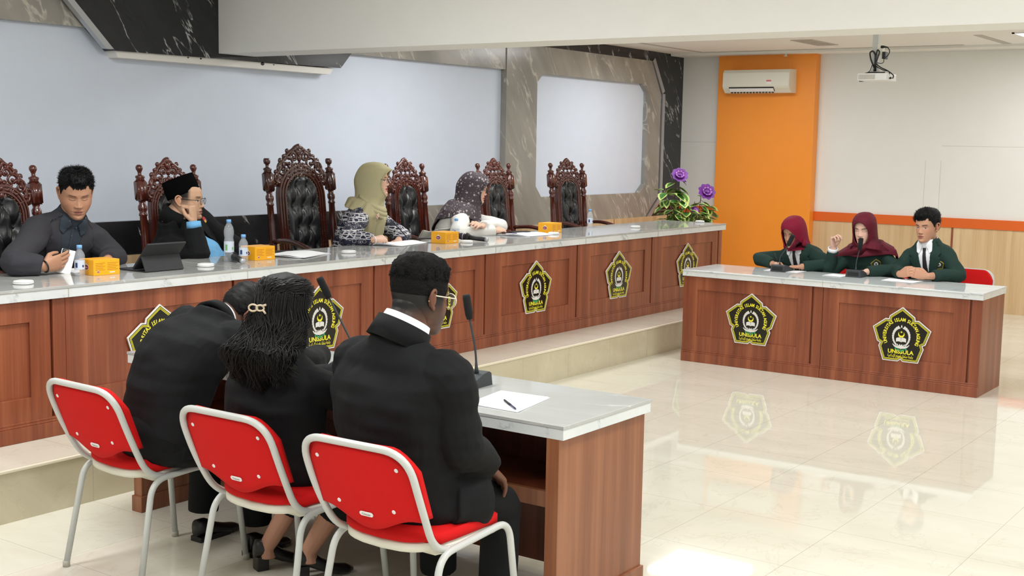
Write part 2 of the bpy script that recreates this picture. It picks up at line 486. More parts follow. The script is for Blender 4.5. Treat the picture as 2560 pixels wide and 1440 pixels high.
ARAB = '\uFE94\uFEF4\uFEE3\uFEFC\uFEB3\uFEF9\uFE8D \uFE9E\uFEE7\uFEEE\uFE9F\uFE83 \uFEE5\uFE8E\uFEC4\uFEE0\uFEB3 \uFE94\uFECC\uFEE3\uFE8E\uFE9F'
def emblem_meshes():
    """local x right, y up, z out of the plate; returns {name: (mesh, material)}"""
    R = {}
    b = B().prism(EM_P, T(0, 0, 0), 0.007); R['border'] = (b, MT['sign_white'])
    b = B().prism(inset(EM_P, 0.0075), T(0, 0, 0.0066), 0.001); R['field'] = (b, MT['sign_black'])
    b = B()
    for d0, d1 in ((0.0115, 0.0150), (0.0185, 0.0215)):
        for i in range(20):
            o0, o1 = inset(EM_P, d0), inset(EM_P, d1)
            j = (i+1) % 20
            b.prism([o0[i], o0[j], o1[j], o1[i]], T(0, 0, 0.0076), 0.0006)
    R['outline'] = (b, MT['yellow'])
    b = B(); s = 'UNIVERSITAS ISLAM SULTAN AGUNG'; n = len(s)
    a0, a1 = 208, -28
    wd = {'I': 0.55, ' ': 0.6, 'M': 1.2, 'L': 0.85, 'T': 0.9, 'E': 0.9, 'N': 1.05, 'G': 1.05, 'U': 1.03}
    ws_ = [wd.get(c, 1.0) for c in s]; tot = sum(ws_); acc = 0
    for c, w in zip(s, ws_):
        a = math.radians(a0+(a1-a0)*(acc+w/2)/tot); acc += w
        if c == ' ': continue
        r = 0.113
        me = text_mesh(c, 0.035, 0.035, sx=0.82)
        b.mesh(me, T(r*math.cos(a), r*math.sin(a)-0.012, 0.0078, a-PI/2)); bpy.data.meshes.remove(me)
    me = text_mesh('UNISSULA', 0.040, 0.035, sx=1.05); b.mesh(me, T(0, -0.140, 0.0078)); bpy.data.meshes.remove(me)
    me = text_mesh(ARAB, 0.032, 0.012)
    xs = [v.co.x for v in me.vertices]; w = max(xs)-min(xs); me.transform(Matrix.Diagonal((0.19/w, 1.0, 1, 1)))
    b.mesh(me, T(0, -0.168, 0.0078)); bpy.data.meshes.remove(me)
    R['lettering'] = (b, MT['yellow'])
    b = B()
    for sgn in (-1, 1):                                   # two feathered wings round the book
        for k in range(11):
            a = math.radians(72-k*13.0)
            r0, r1 = 0.060, 0.082-0.001*k
            a2 = a-math.radians(10); a3 = a+math.radians(9)
            pts = [(r0*math.cos(a3), r0*math.sin(a3)), (r1*math.cos(a), r1*math.sin(a)), ((r1-0.003)*math.cos(a2), (r1-0.003)*math.sin(a2)), (r0*math.cos(a2), r0*math.sin(a2))]
            pts = [(sgn*x*0.9, y*1.08-0.018) for x, y in pts]
            if sgn < 0: pts.reverse()
            b.prism(pts, T(0, 0, 0.0078), 0.0005)
    b.prism([(-0.007, 0.050), (-0.004, 0.066), (0.0, 0.074), (0.004, 0.066), (0.006, 0.048), (0.001, 0.056)][::-1], T(0, 0, 0.0078), 0.0005)
    b.prism([(-0.064, -0.072), (-0.050, -0.090), (-0.03, -0.100), (0, -0.104), (0.03, -0.100), (0.050, -0.090), (0.064, -0.072), (0.058, -0.071), (0.046, -0.082), (0.034, -0.080), (0.03, -0.07), (0.022, -0.07), (0.016, -0.083), (0.008, -0.068), (0, -0.08), (-0.008, -0.068), (-0.016, -0.083), (-0.022, -0.07), (-0.03, -0.07), (-0.034, -0.080), (-0.046, -0.082), (-0.058, -0.071)], T(0, 0, 0.0078), 0.0005)
    R['wreath'] = (b, MT['sign_white'])
    b = B()
    for sgn in (-1, 1):
        pts = [(0.001, -0.024), (0.012, -0.020), (0.028, -0.023), (0.037, -0.028), (0.037, -0.055), (0.028, -0.051), (0.012, -0.050), (0.001, -0.055)]
        pts = [(sgn*x, y) for x, y in pts]
        b.prism(pts if sgn < 0 else pts[::-1], T(0, 0, 0.0078), 0.0005)
    R['book'] = (b, MT['sign_white'])
    b = B(); pts = []
    for k in range(15):
        a = math.radians(150+240*k/14); pts.append((0.024*math.cos(a), 0.003+0.024*math.sin(a)))
    for k in range(15):
        a = math.radians(30-240*k/14); pts.append((0.0185*math.cos(a)*0.98, 0.0115+0.0185*math.sin(a)))
    for i in range(14):
        b.prism([pts[i], pts[i+1], pts[28-i], pts[29-i]], T(0, 0, 0.0078), 0.0005)
    st_ = []
    for k in range(10):
        a = PI/2+k*PI/5; r = 0.010 if k % 2 == 0 else 0.0042
        st_.append((r*math.cos(a), 0.020+r*math.sin(a)))
    b.prism(st_, T(0, 0, 0.0079), 0.0005)
    R['crescent_and_star'] = (b, MT['yellow'])
    b = B()
    for (x, y, r, an) in ((0, -0.116, 0.012, 0), (-0.02, -0.112, 0.009, 0.6), (0.02, -0.112, 0.009, -0.6), (-0.038, -0.104, 0.009, 0.9), (0.038, -0.104, 0.009, -0.9)):
        b.prism([(0, r), (-r*0.9, 0.2*r), (-0.5*r, -0.6*r), (0, -r), (0.5*r, -0.6*r), (r*0.9, 0.2*r)], T(x, y, 0.0078, an), 0.0005)
    R['leaves'] = (b, MT['green'])
    return {k: (v[0].tomesh(k), v[1]) for k, v in R.items()}
EMB = emblem_meshes()
EM_M = {}
def emblem(parent, m, scale=1.0, name='emblem'):
    """m: plate frame in the parent's space (x right, y up, z out)"""
    root = None
    for k in ('border', 'field', 'outline', 'lettering', 'wreath', 'book', 'crescent_and_star', 'leaves'):
        me, mt = EMB[k]
        if not me.materials: me.materials.append(mt)
        o = bpy.data.objects.new(name if root is None else k, me); COL.objects.link(o)
        if root is None:
            o.parent = parent; o.matrix_local = m @ Matrix.Diagonal((scale, scale, scale, 1)); CH.setdefault(parent, []).append(o); root = o
            o['label'] = 'pentagonal black and yellow university emblem'
        else:
            o.parent = root; CH.setdefault(root, []).append(o)
    return root

# ------------------------------------------------------------------ desks
def desk_front(b, w, z0, z1):
    """panelled front in local x 0..w at y=0 facing -y (body behind it)"""
    b.box(0, w, 0.018, 0.05, z0, z1)
    b.box(0.006, w-0.085, 0.0, 0.02, z0, z1, 0.002)                        # framed field
    b.box(w-0.072, w-0.002, 0.0, 0.02, z0, z1, 0.002)                      # narrow pilaster behind a dark groove
    return b
def framed_unit(name, label, loc, rz, w, depth, h, emb=True, group=None, emx=0.5, emz=None):
    """one desk cabinet: local x along the front, front at y=0, body behind (+y), standing on z=0"""
    t = thing(name, label, 'desk', loc, rz, group)
    b = B()
    b.box(0.001, w-0.001, 0.03, depth, 0.0, h)
    b.box(w-0.088, w-0.074, 0.024, 0.03, 0.08, h)
    b.build('carcass', MT['wood'], t, flat=True)
    b = B(); x0, x1, z0, z1 = 0.13, w-0.20, 0.215, h-0.105                  # front board with a sunk panel
    b.box(0.002, x0, 0.008, 0.03, 0.095, h, 0.0015); b.box(x1, w-0.088, 0.008, 0.03, 0.095, h, 0.0015)
    b.box(x0, x1, 0.008, 0.03, 0.095, z0, 0.0015); b.box(x0, x1, 0.008, 0.03, z1, h, 0.0015)
    b.box(x0+0.001, x1-0.001, 0.018, 0.03, z0, z1)
    b.build('front_panel', MT['wood'], t, flat=True)
    B().box(w-0.072, w-0.001, 0.006, 0.03, 0.095, h, 0.0015).build('pilaster', MT['wood'], t, flat=True)
    b = B()
    b.box(0.001, w-0.001, -0.004, 0.03, 0.0, 0.075, 0.003); b.box(0.001, w-0.001, 0.0, 0.03, 0.075, 0.088, 0.003); b.box(0.001, w-0.001, 0.004, 0.03, 0.088, 0.10, 0.003)
    b.build('plinth', MT['wood'], t, flat=True)
    if emb:
        ez = emz if emz is not None else 0.40
        emblem(t, Matrix.Translation(V((emx*w, 0.008, ez))) @ Matrix.Rotation(PI/2, 4, 'X'))
    return t
SEAM = [2.59, 3.79, 4.98, 6.19, 7.405, 8.66, 9.90, 11.23]
where = ['leftmost long bench cabinet, at the left picture edge, no emblem showing', 'bench cabinet behind the stooping man, its emblem half hidden by him',
         'bench cabinet whose emblem shows beside the long haired woman', 'bench cabinet behind the head of the man with clear glasses',
         'bench cabinet with full emblem, just right of the nearest gooseneck microphone', 'bench cabinet second from the right end, full emblem in view',
         'rightmost bench cabinet, its emblem cut by the far desk top']
EMX = [None, 4.375, 5.60, 6.775, 7.985, 9.245, 10.51]
for i in range(7):
    w = SEAM[i+1]-SEAM[i]
    framed_unit('bench_cabinet', 'teak panelled '+where[i], (SEAM[i], 5.412, 0.241), 0, w, 0.55, 0.693, i > 0, 'cabinets of the long bench', ((EMX[i] or 0)-SEAM[i])/w)
def worktop(name, label, x0, x1, y0, y1, ztop, th, ap, seams, m_top, m_ap, axis='x', inset_y=0.02):
    t = thing(name, label, 'worktop', ((x0+x1)/2, (y0+y1)/2, ztop-th-ap))
    B().box(x0, x1, y0, y1, ztop-th, ztop, 0.002).build('top_slab', m_top, t, world=True, flat=True)
    B().box(x0+0.003, x1-0.003, y0+0.003, y1-0.003, ztop-th-ap, ztop-th, 0.001).build('apron', m_ap, t, world=True, flat=True)
    for s in seams:
        g = B()
        if axis == 'x': g.box(s-0.0012, s+0.0012, y0-0.0006, y1+0.0006, ztop-th-ap, ztop+0.0004)
        else: g.box(x0-0.0006, x1+0.0006, s-0.0012, s+0.0012, ztop-th-ap, ztop+0.0004)
        g.build('seam', MT['grey_vent'], t, world=True, flat=True)
    return t
worktop('bench_worktop', 'long pale marble worktop running along the panel bench', 2.4, 11.28, 5.40, 6.09, 0.9964, 0.0145, 0.0463, [2.6, 3.80, 4.996, 6.2, 7.43, 8.678, 9.9], MT['slab'], MT['apron'])
# far desk, fronts face -X: local x runs along -Y
for i, (ya, yb_) in enumerate(((4.716, 3.529), (3.529, 2.351))):
    w = ya-yb_
    framed_unit('desk_cabinet', ['left half of the far desk, emblem below the girl writing notes', 'right half of the far desk, emblem below the seated boy'][i],
                (9.088, ya, 0), -PI/2, w, 0.60, 0.697, True, 'cabinets of the far desk', ((4.11, 2.914)[i]-ya)/-w, 0.397)
worktop('desk_worktop', 'white marble worktop on the far desk of three students', 9.078, 9.71, 2.345, 4.722, 0.75, 0.012, 0.0385, [3.529], MT['slab_w'], MT['apron'], 'y')
# near desk
nd = thing('near_desk', 'teak desk with grey marble top in front of the three students in black', 'desk', (3.97, 3.55, 0))
B().box(3.651, 4.289, 2.345, 4.759, 0.738, 0.7505, 0.002).build('top_slab', MT['slab'], nd, world=True, flat=True)
B().box(3.654, 4.286, 2.348, 4.756, 0.699, 0.738, 0.001).build('apron', MT['apron'], nd, world=True, flat=True)
for y in (2.365, 4.672):
    B().box(3.655, 4.27, y, y+0.055, 0.0, 0.699, 0.002).build('side_panel', MT['wood_side'], nd, world=True, flat=True)
    B().box(3.645, 4.28, y-0.01, y+0.06, 0.0, 0.075, 0.003).build('plinth', MT['wood_side'], nd, world=True, flat=True)
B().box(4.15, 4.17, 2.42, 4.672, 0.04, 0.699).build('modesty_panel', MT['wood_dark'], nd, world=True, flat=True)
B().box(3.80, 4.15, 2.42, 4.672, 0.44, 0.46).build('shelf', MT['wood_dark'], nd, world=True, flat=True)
B().box(3.78, 3.80, 2.42, 4.672, 0.40, 0.46).build('shelf_edge', MT['wood_side'], nd, world=True, flat=True)
# ------------------------------------------------------------------ red stacking chairs (forward is local +x)
def fillet(pts, r, n=6):
    pts = [V(p) for p in pts]; out = [pts[0]]
    for i in range(1, len(pts)-1):
        p, q, s_ = pts[i-1], pts[i], pts[i+1]
        d = min(r, (p-q).length*0.48, (s_-q).length*0.48)
        a = q+(p-q).normalized()*d; c = q+(s_-q).normalized()*d
        for k in range(n+1):
            t = k/n; out.append(a*(1-t)**2+q*2*t*(1-t)+c*t*t)
    out.append(pts[-1]); return out
def make_red_chair():
    t = thing('red_chair', '', 'chair')
    for s in (-1, 1):
        pts = fillet([(-0.245, s*0.245, 0.011), (-0.165, s*0.222, 0.425), (0.235, s*0.215, 0.445), (0.285, s*0.235, 0.011)], 0.07, 8)
        lg = B().tube(pts, 0.0125, 12).build('leg_frame', MT['frame'], t)
        for x, y in ((-0.245, s*0.245), (0.285, s*0.235)):
            B().lathe([(0.0145, 0.0), (0.0145, 0.022), (0.012, 0.026)], 12, Matrix.Translation(V((x, y, 0)))).build('foot_cap', MT['grey_vent'], lg)
    lo = [(0.10, 0.20, 0.430), (-0.165, 0.205, 0.425), (-0.262, 0.225, 0.60), (-0.335, 0.215, 0.79)]
    pts = [V(p) for p in lo]
    full = fillet([lo[0], lo[1], lo[2], (-0.338, 0.222, 0.792), (-0.352, 0, 0.797), (-0.338, -0.222, 0.792), (lo[2][0], -lo[2][1], lo[2][2]), (lo[1][0], -lo[1][1], lo[1][2]), (lo[0][0], -lo[0][1], lo[0][2])], 0.10, 10)
    B().tube(full, 0.0125, 12).build('back_frame', MT['frame'], t)
    # back panel: a gently bowed red board with a wavy lower edge
    def backpt(u, z, off):
        x = -0.245-(z-0.55)*0.38-0.022*(1-(u/0.21)**2)
        return V((x+off, u, z))
    def panel(z_top, hw, off0, off1, cut):
        b = B(); nu, nz = 24, 12
        for side, off in ((0, off0), (1, off1)):
            g = []
            for j in range(nz+1):
                row = []
                for i in range(nu+1):
                    u = -hw+2*hw*i/nu
                    zl = 0.522-0.028*math.cos(PI*min(1.0, abs(u)/0.19))+(0.0 if cut else 0.012)
                    zt = z_top-max(0.0, abs(u)-(hw-0.085))**2/0.085*0.9
                    row.append(b.bm.verts.new(backpt(u, zl+(zt-zl)*j/nz, off)))
                g.append(row)
            for j in range(nz):
                for i in range(nu): b.face((g[j][i], g[j][i+1], g[j+1][i+1], g[j+1][i]))
            if side == 0: g0 = g
        loop = lambda q: q[0]+[r[-1] for r in q[1:]]+list(reversed(q[-1][:-1]))+[r[0] for r in reversed(q[1:-1])]
        a, c = loop(g0), loop(g)
        for i in range(len(a)): b.face((a[i], a[(i+1) % len(a)], c[(i+1) % len(a)], c[i]))
        return b
    bk = panel(0.785, 0.212, 0.004, 0.012, 1).build('back_panel', MT['red_cloth'], t)
    panel(0.80, 0.226, 0.014, 0.040, 0).build('back_cushion', MT['red_cloth'], t)
    for u, z in ((-0.165, 0.728), (0.165, 0.728), (-0.115, 0.575), (0.115, 0.575)):
        p = backpt(u, z, 0.004)
        m = Matrix.Translation(p) @ Matrix.Rotation(-PI/2-0.36, 4, 'Y')
        B().lathe([(0.0075, 0), (0.007, 0.0022), (0.003, 0.0026), (0.0025, 0.0012)], 12, m).build('screw', MT['white_plastic'], bk)
    p = backpt(0, 0.548, 0.002)
    m = Matrix.Translation(p) @ Matrix(((0, -0.35, -0.937, 0), (-1, 0, 0, 0), (0, 0.937, -0.35, 0), (0, 0, 0, 1)))
    hw, hh = 0.028, 0.008
    poly = [(sx*(hw-hh)+hh*math.cos(a), hh*math.sin(a)) for sx, rng in ((1, range(-4, 5)), (-1, range(4, 13))) for a in [k*PI/8 for k in rng]]
    pt = B().prism(poly, m, 0.0025).build('maker_plate', MT['white_plastic'], bk)
    me = text_mesh('Chitose', 0.0115, 0.0); B().mesh(me, m @ Matrix.Translation(V((0, -0.004, 0.0029)))).build('plate_lettering', MT['dark'], bk)
    # seat cushion and pan
    def seat(z0, z1, grow, dip):
        b = B(); rs = []
        for z, k in ((z0, 0.97), (z0+0.004, 1.0), (z1-0.008, 1.0), (z1, 0.96)):
            r = []
            for i in range(40):
                a = 2*PI*i/40; c, s_ = math.cos(a), math.sin(a)
                x = math.copysign(abs(c)**0.55, c)*(0.225+grow)*k+0.03; y = math.copysign(abs(s_)**0.5, s_)*(0.205+grow)*k
                r.append(V((x, y, z-dip*max(0, x-0.12)*0.9+(0.018 if x < -0.15 else 0)-0.02*(1-(y/0.22)**2)*(1 if x < -0.1 else 0.3))))
            rs.append(r)
        b.rings(rs); return b
    seat(0.452, 0.490, 0.006, 0.15).build('seat_cushion', MT['red_cloth'], t)
    seat(0.418, 0.452, 0.002, 0.15).build('seat_pan', MT['cream'], t)
    for x in (-0.10, 0.15): B().tube([(x, -0.213, 0.432), (x, 0.213, 0.432)], 0.009, 8).build('cross_bar', MT['frame'], t)
    return t
RC = make_red_chair()
RC_SPOTS = [(3.205, 2.64, 0.02, 'red fabric chair nearest the camera, under the man with clear glasses'),
            (3.235, 3.275, 0.0, 'red fabric chair under the woman with long wavy hair'),
            (3.225, 4.05, -0.04, 'red fabric chair under the man bending over the near desk'),
            (10.06, 3.98, PI, 'red chair behind the girl writing notes at the far desk'),
            (10.12, 3.36, PI, 'red chair behind the girl in maroon veil speaking at the far desk'),
            (10.04, 2.83, PI, 'red chair behind the boy with clasped hands, its top corner in view')]
for i, (x, y, rz, lb) in enumerate(RC_SPOTS):
    if i == 0:
        RC.location = (x, y, 0); RC.rotation_euler = (0, 0, rz); RC['label'] = lb; RC['group'] = 'red stacking chairs'
        WM[RC] = Matrix.Translation(V((x, y, 0)))
    else: dup(RC, (x, y, 0), rz, lb, 'red stacking chairs')

# ------------------------------------------------------------------ carved judges' chairs (front is local -y)
def spiral(c, r0, r1, a0, turns, n=18, y=0.0):
    out = []
    for i in range(n):
        t = i/(n-1); a = a0+turns*2*PI*t; r = r0+(r1-r0)*t**0.8
        out.append(V((c[0]+r*math.cos(a), y, c[1]+r*math.sin(a))))
    return out
def make_throne(name, label, W, H, cols, mt, big):
    t = thing(name, label, 'chair')
    hw = W/2; k = H
    lean = lambda z: 0.11*max(0.0, z-0.45)
    def L(x, z, y=0.0): return V((x, y+lean(z), z))
    for s in (-1, 1):
        b = B()
        prof = [(0.030, 0.50), (0.030, 0.515), (0.020, 0.53), (0.027, 0.55), (0.019, 0.575), (0.022, 0.60), (0.029, 0.72), (0.026, 0.86), (0.023, 0.985), (0.028, 0.99), (0.028, 1.0), (0.022, 1.01), (0.030, 1.03), (0.030, 1.05), (0.020, 1.065), (0.024, 1.085)]
        rs = [[L(s*hw+r*math.cos(2*PI*i/14), z*k, r*math.sin(2*PI*i/14)) for i in range(14)] for r, z in prof]
        b.rings(rs)
        for z0, z1, q in ((0.0, 0.50, 0.024), (1.085, 1.215, 0.034)):
            vs = [L(s*hw+sx*q, z*k, sy*q) for sx in (-1, 1) for sy in (-1, 1) for z in (z0, z1)]
            bb = B(); v = [bb.bm.verts.new(p) for p in vs]
            for q4 in ((0, 1, 3, 2), (4, 6, 7, 5), (0, 4, 5, 1), (2, 3, 7, 6), (0, 2, 6, 4), (1, 5, 7, 3)): bb.face([v[i] for i in q4])
            bmesh.ops.bevel(bb.bm, geom=list(bb.bm.edges), offset=0.008, segments=2, affect='EDGES')
            me = bb.tomesh(); b.mesh(me); bpy.data.meshes.remove(me)
        post = b.build('post', mt, t)
        prof = [(0.030, 1.215), (0.026, 1.228), (0.032, 1.238), (0.030, 1.246), (0.013, 1.252), (0.012, 1.268), (0.015, 1.274)]
        prof += [(0.024*math.cos(a), 1.297+0.024*math.sin(a)) for a in (-0.8, -0.4, 0, 0.4, 0.8, 1.2)] if not big else [(0.022, 1.278), (0.026, 1.292), (0.025, 1.306), (0.018, 1.316)]
        rs = [[L(s*hw+r*math.cos(2*PI*i/14), z*k, r*math.sin(2*PI*i/14)) for i in range(14)] for r, z in prof]
        B().rings(rs).build('finial', mt, post)
    # inner frame with arched top
    iw = hw*0.50; fw = hw*0.25; zs = 0.46*k; za = 1.03*k if not big else 1.04*k; ra = iw
    def arch(r, n=20): return [(-r, za)]+[(-r*math.cos(PI*i/n), za+r*1.05*math.sin(PI*i/n)) for i in range(1, n)]+[(r, za)]
    b = B()
    for r0, r1, y0, y1 in ((iw, iw+fw, -0.012, 0.02), (iw+fw*0.12, iw+fw*0.30, -0.022, -0.012), (iw+fw*0.45, iw+fw*0.62, -0.020, -0.012), (iw+fw*0.78, iw+fw*0.95, -0.020, -0.012)):
        a = [(-r0, zs)]+arch(r0)+[(r0, zs)]; c = [(-r1, zs)]+arch(r1)+[(r1, zs)]
        rs = []
        for (x0, z0), (x1, z1) in zip(a, c): rs.append([L(x0, z0, y0), L(x1, z1, y0), L(x1, z1, y1), L(x0, z0, y1)])
        b.rings(rs)
    for f in b.bm.faces: f.smooth = False
    b.build('back_frame', mt, t)
    # carved crest
    b = B(); zc = za+ra; zt = (1.357 if not big else 1.405)*k
    cw = hw*0.80
    xs = lambda q: q*cw
    zz = lambda q: zc-0.05+(zt-zc+0.05)*q
    out = [(0.98, -0.05), (0.86, 0.10), (0.93, 0.25), (0.78, 0.36), (0.74, 0.55), (0.58, 0.66), (0.42, 0.80), (0.22, 0.88), (0.10, 0.97), (0, 1.0)]
    for s in (-1, 1):
        path = [L(s*xs(x), zz(z), -0.004) for x, z in out]
        b.tube(fillet(path, 0.05, 4), 0.013*(hw/0.23)**0.5, 8)
        tw = hw/0.23
        for (cx, cz, r0, r1, a0, tn, th) in ((0.70, 0.36, 0.050, 0.012, 2.6, -1.15, 0.0095), (0.42, 0.52, 0.046, 0.010, -0.6, 1.2, 0.0095), (0.22, 0.30, 0.040, 0.010, 3.0, -1.2, 0.009),
                                             (0.52, 0.20, 0.034, 0.008, 1.2, 1.1, 0.008), (0.22, 0.68, 0.034, 0.008, -0.4, 1.2, 0.0085), (0.86, 0.12, 0.034, 0.010, 1.0, -1.1, 0.009), (0.12, 0.46, 0.03, 0.008, 3.4, 1.0, 0.008)):
            sp_ = spiral((xs(cx), zz(cz)), r0*tw, r1*tw, a0, tn)
            pts = [L(s*p.x, p.z, -0.010) for p in sp_]
            rr = [th*tw**0.5*(1.15-0.6*i/len(pts)) for i in range(len(pts))]
            b.tube(pts, rr, 7)
            b.ball(L(s*xs(cx), zz(cz), -0.014), 0.012*tw**0.5, 0.010, 0.012*tw**0.5, nu=8, nv=6)
        for (cx, cz, an, ln) in ((0.34, 0.36, 0.9, 0.06), (0.60, 0.52, 0.5, 0.05), (0.30, 0.80, 0.9, 0.045), (0.12, 0.14, 1.2, 0.06), (0.40, 0.08, 0.3, 0.06), (0.74, 0.02, 0.5, 0.06), (0.10, 0.86, 1.3, 0.05), (0.52, 0.70, 0.8, 0.045)):
            m = Matrix.Rotation(-an*s if s > 0 else an, 3, 'Y')
            m = Matrix.Rotation(-an, 3, 'Y') if s > 0 else Matrix.Rotation(an, 3, 'Y')
            b.ball(L(s*xs(cx), zz(cz), -0.006), ln*0.55*tw**0.5, 0.012, 0.011, m, 10, 6)
        for (cx, cz, r) in ((0.74, 0.60, 0.018), (0.44, 0.86, 0.016), (0.95, 0.30, 0.015), (0.60, 0.72, 0.012)):
            b.ball(L(s*xs(cx), zz(cz), -0.004), r*tw**0.5, 0.013, r*tw**0.5, nu=10, nv=7)
    for q, r in ((0.95, 0.020), (0.82, 0.022), (0.66, 0.018), (0.5, 0.016), (0.34, 0.015), (0.18, 0.018)):
        b.ball(L(0, zz(q), -0.010), r*0.9*tw**0.5, 0.016, r*1.25*tw**0.5, nu=10, nv=8)
    for kx in range(-3, 4):
        b.ball(L(kx*0.014*tw, zt-0.012-0.004*kx*kx, -0.008), 0.012*tw**0.5, 0.014, 0.013, nu=8, nv=6)
    b.build('crest_carving', mt, t)
    # braces between frame and posts
    for s in (-1, 1):
        b = B()
        for dz in (0, 0.022, 0.044):
            b.tube(fillet([L(s*(iw+fw*0.6), (1.19)*k-dz*1.5, 0), L(s*(iw+fw+0.03), 1.17*k-dz, -0.004), L(s*(hw-0.02), 1.13*k-dz, 0)], 0.04, 4), 0.010, 6)
        b.build('brace', mt, t)
        for z in (0.52, 0.66): B().tube([L(s*(iw+fw*0.8), z*k), L(s*hw, z*k)], 0.012, 6).build('rung', mt, t)
    # tufted leather back
    b = B(); nx, nz = 40, 72
    btn = []
    rows = 5
    for j in range(rows):
        z = zs+0.08+(za+ra*0.55-zs-0.08)*j/(rows-1)
        n = cols-1 if (rows-1-j) % 2 == 0 else cols
        for i in range(n):
            x = (i-(n-1)/2)*(2*iw/cols)
            btn.append((x, z))
    g = []
    for j in range(nz+1):
        row = []
        for i in range(nx+1):
            q = -1+2*i/nx; z0 = zs+(za+ra*1.03-zs)*j/nz
            hwz = iw*0.985 if z0 < za else iw*0.985*math.sqrt(max(0.0, 1-((z0-za)/(ra*1.05))**2))
            x = q*hwz
            e = min(1.0, (1-abs(q))*hwz/0.02)*min(1.0, (nz-j+0.2)/3)
            d1 = sorted(math.hypot(x-bx, (z0-bz)*0.85) for bx, bz in btn)[:2]
            h = 0.036*(1-math.exp(-(d1[0]/0.036)**1.6))
            h -= 0.010*math.exp(-((d1[1]-d1[0])/0.012)**2)*(1-math.exp(-(d1[0]/0.05)**2))*0.0
            for bx, bz in btn:      # folds running from each button to the next row
                for sx in (-1, 1):
                    vx, vz = sx*iw/cols, (za+ra*0.55-zs-0.08)/(rows-1)
                    ll = vx*vx+vz*vz; tt = ((x-bx)*vx+(z0-bz)*vz)/ll
                    if 0 < tt < 1:
                        dd = math.hypot(x-bx-tt*vx, z0-bz-tt*vz)
                        if dd < 0.02: h -= 0.013*math.exp(-(dd/0.006)**2)
            row.append(b.bm.verts.new(L(x, z0, -0.008-max(0.002, h*e))))
        g.append(row)
    for j in range(nz):
        for i in range(nx): b.face((g[j][i], g[j][i+1], g[j+1][i+1], g[j+1][i]))
    pad = b.build('back_upholstery', MT['leather'], t, recalc=False)
    for bx, bz in btn: B().ball(L(bx, bz, -0.012), 0.008, 0.005, 0.008, nu=8, nv=5).build('button', MT['leather'], pad)
    pad_n = B()
    for x, z in [(-iw, zs+0.04*i) for i in range(int((za-zs)/0.04))]+arch(iw, 16)+[(iw, zs+0.04*i) for i in range(int((za-zs)/0.04))]:
        pad_n.ball(L(x*0.99, z, -0.016), 0.004, 0.004, 0.004, nu=6, nv=4)
    pad_n.build('nail_trim', MT['brass'], t)
    # seat, arms, front legs
    B().box(-hw, hw, -0.50, 0.03, 0.36, 0.43, 0.01).build('seat_frame', mt, t)
    B().box(-hw+0.02, hw-0.02, -0.49, -0.01, 0.43, 0.485, 0.025).build('seat_cushion', MT['leather'], t)
    for s in (-1, 1):
        pts = fillet([L(s*hw, 0.735*k, 0), V((s*(hw+0.015), -0.18, 0.755*k)), V((s*(hw+0.03), -0.40, 0.70*k)), V((s*(hw+0.03), -0.50, 0.60*k)), V((s*(hw+0.025), -0.47, 0.555*k))], 0.12, 6)
        B().tube(pts, [0.022]*len(pts), 10, flat=0.85).build('arm', mt, t)
        B().tube([(s*hw, -0.46, 0.0), (s*hw, -0.46, 0.36), (s*(hw+0.02), -0.44, 0.5), (s*(hw+0.03), -0.40, 0.69*k)], [0.018, 0.027, 0.02, 0.022], 10).build('leg', mt, t)
    return t
th = make_throne('carved_chair', 'carved mahogany armchair with empty black tufted back, rightmost by the plants', 0.46, 1.0, 2, MT['carved_red'], False)
GRP = 'carved armchairs behind the bench'
th['group'] = GRP
ZP = 0.241
def seat_at(o, x, y, rz): o.location = (x, y, ZP); o.rotation_euler = (0, 0, rz); WM[o] = Matrix.Translation(V((x, y, ZP))) @ Matrix.Rotation(rz, 4, 'Z')
seat_at(th, 10.37, 6.62, -0.16)
for x, y, rz, lb in ((9.17, 6.62, -0.02, 'carved armchair behind the woman in the floral headscarf'),
                     (7.93, 6.62, 0.0, 'empty carved armchair between the two women in headscarves'),
                     (5.50, 6.62, 0.03, 'red toned carved armchair behind the man in the black cap'),
                     (4.265, 6.62, 0.0, 'carved armchair cut by the left picture edge')):
    dup(th, (x, y, ZP), rz, lb, GRP)
bg = make_throne('carved_chair', 'tallest carved armchair, empty, wide tufted back with three columns', 0.62, 1.035, 3, MT['carved'], True)
bg['group'] = GRP
seat_at(bg, 6.70, 6.60, -0.03)
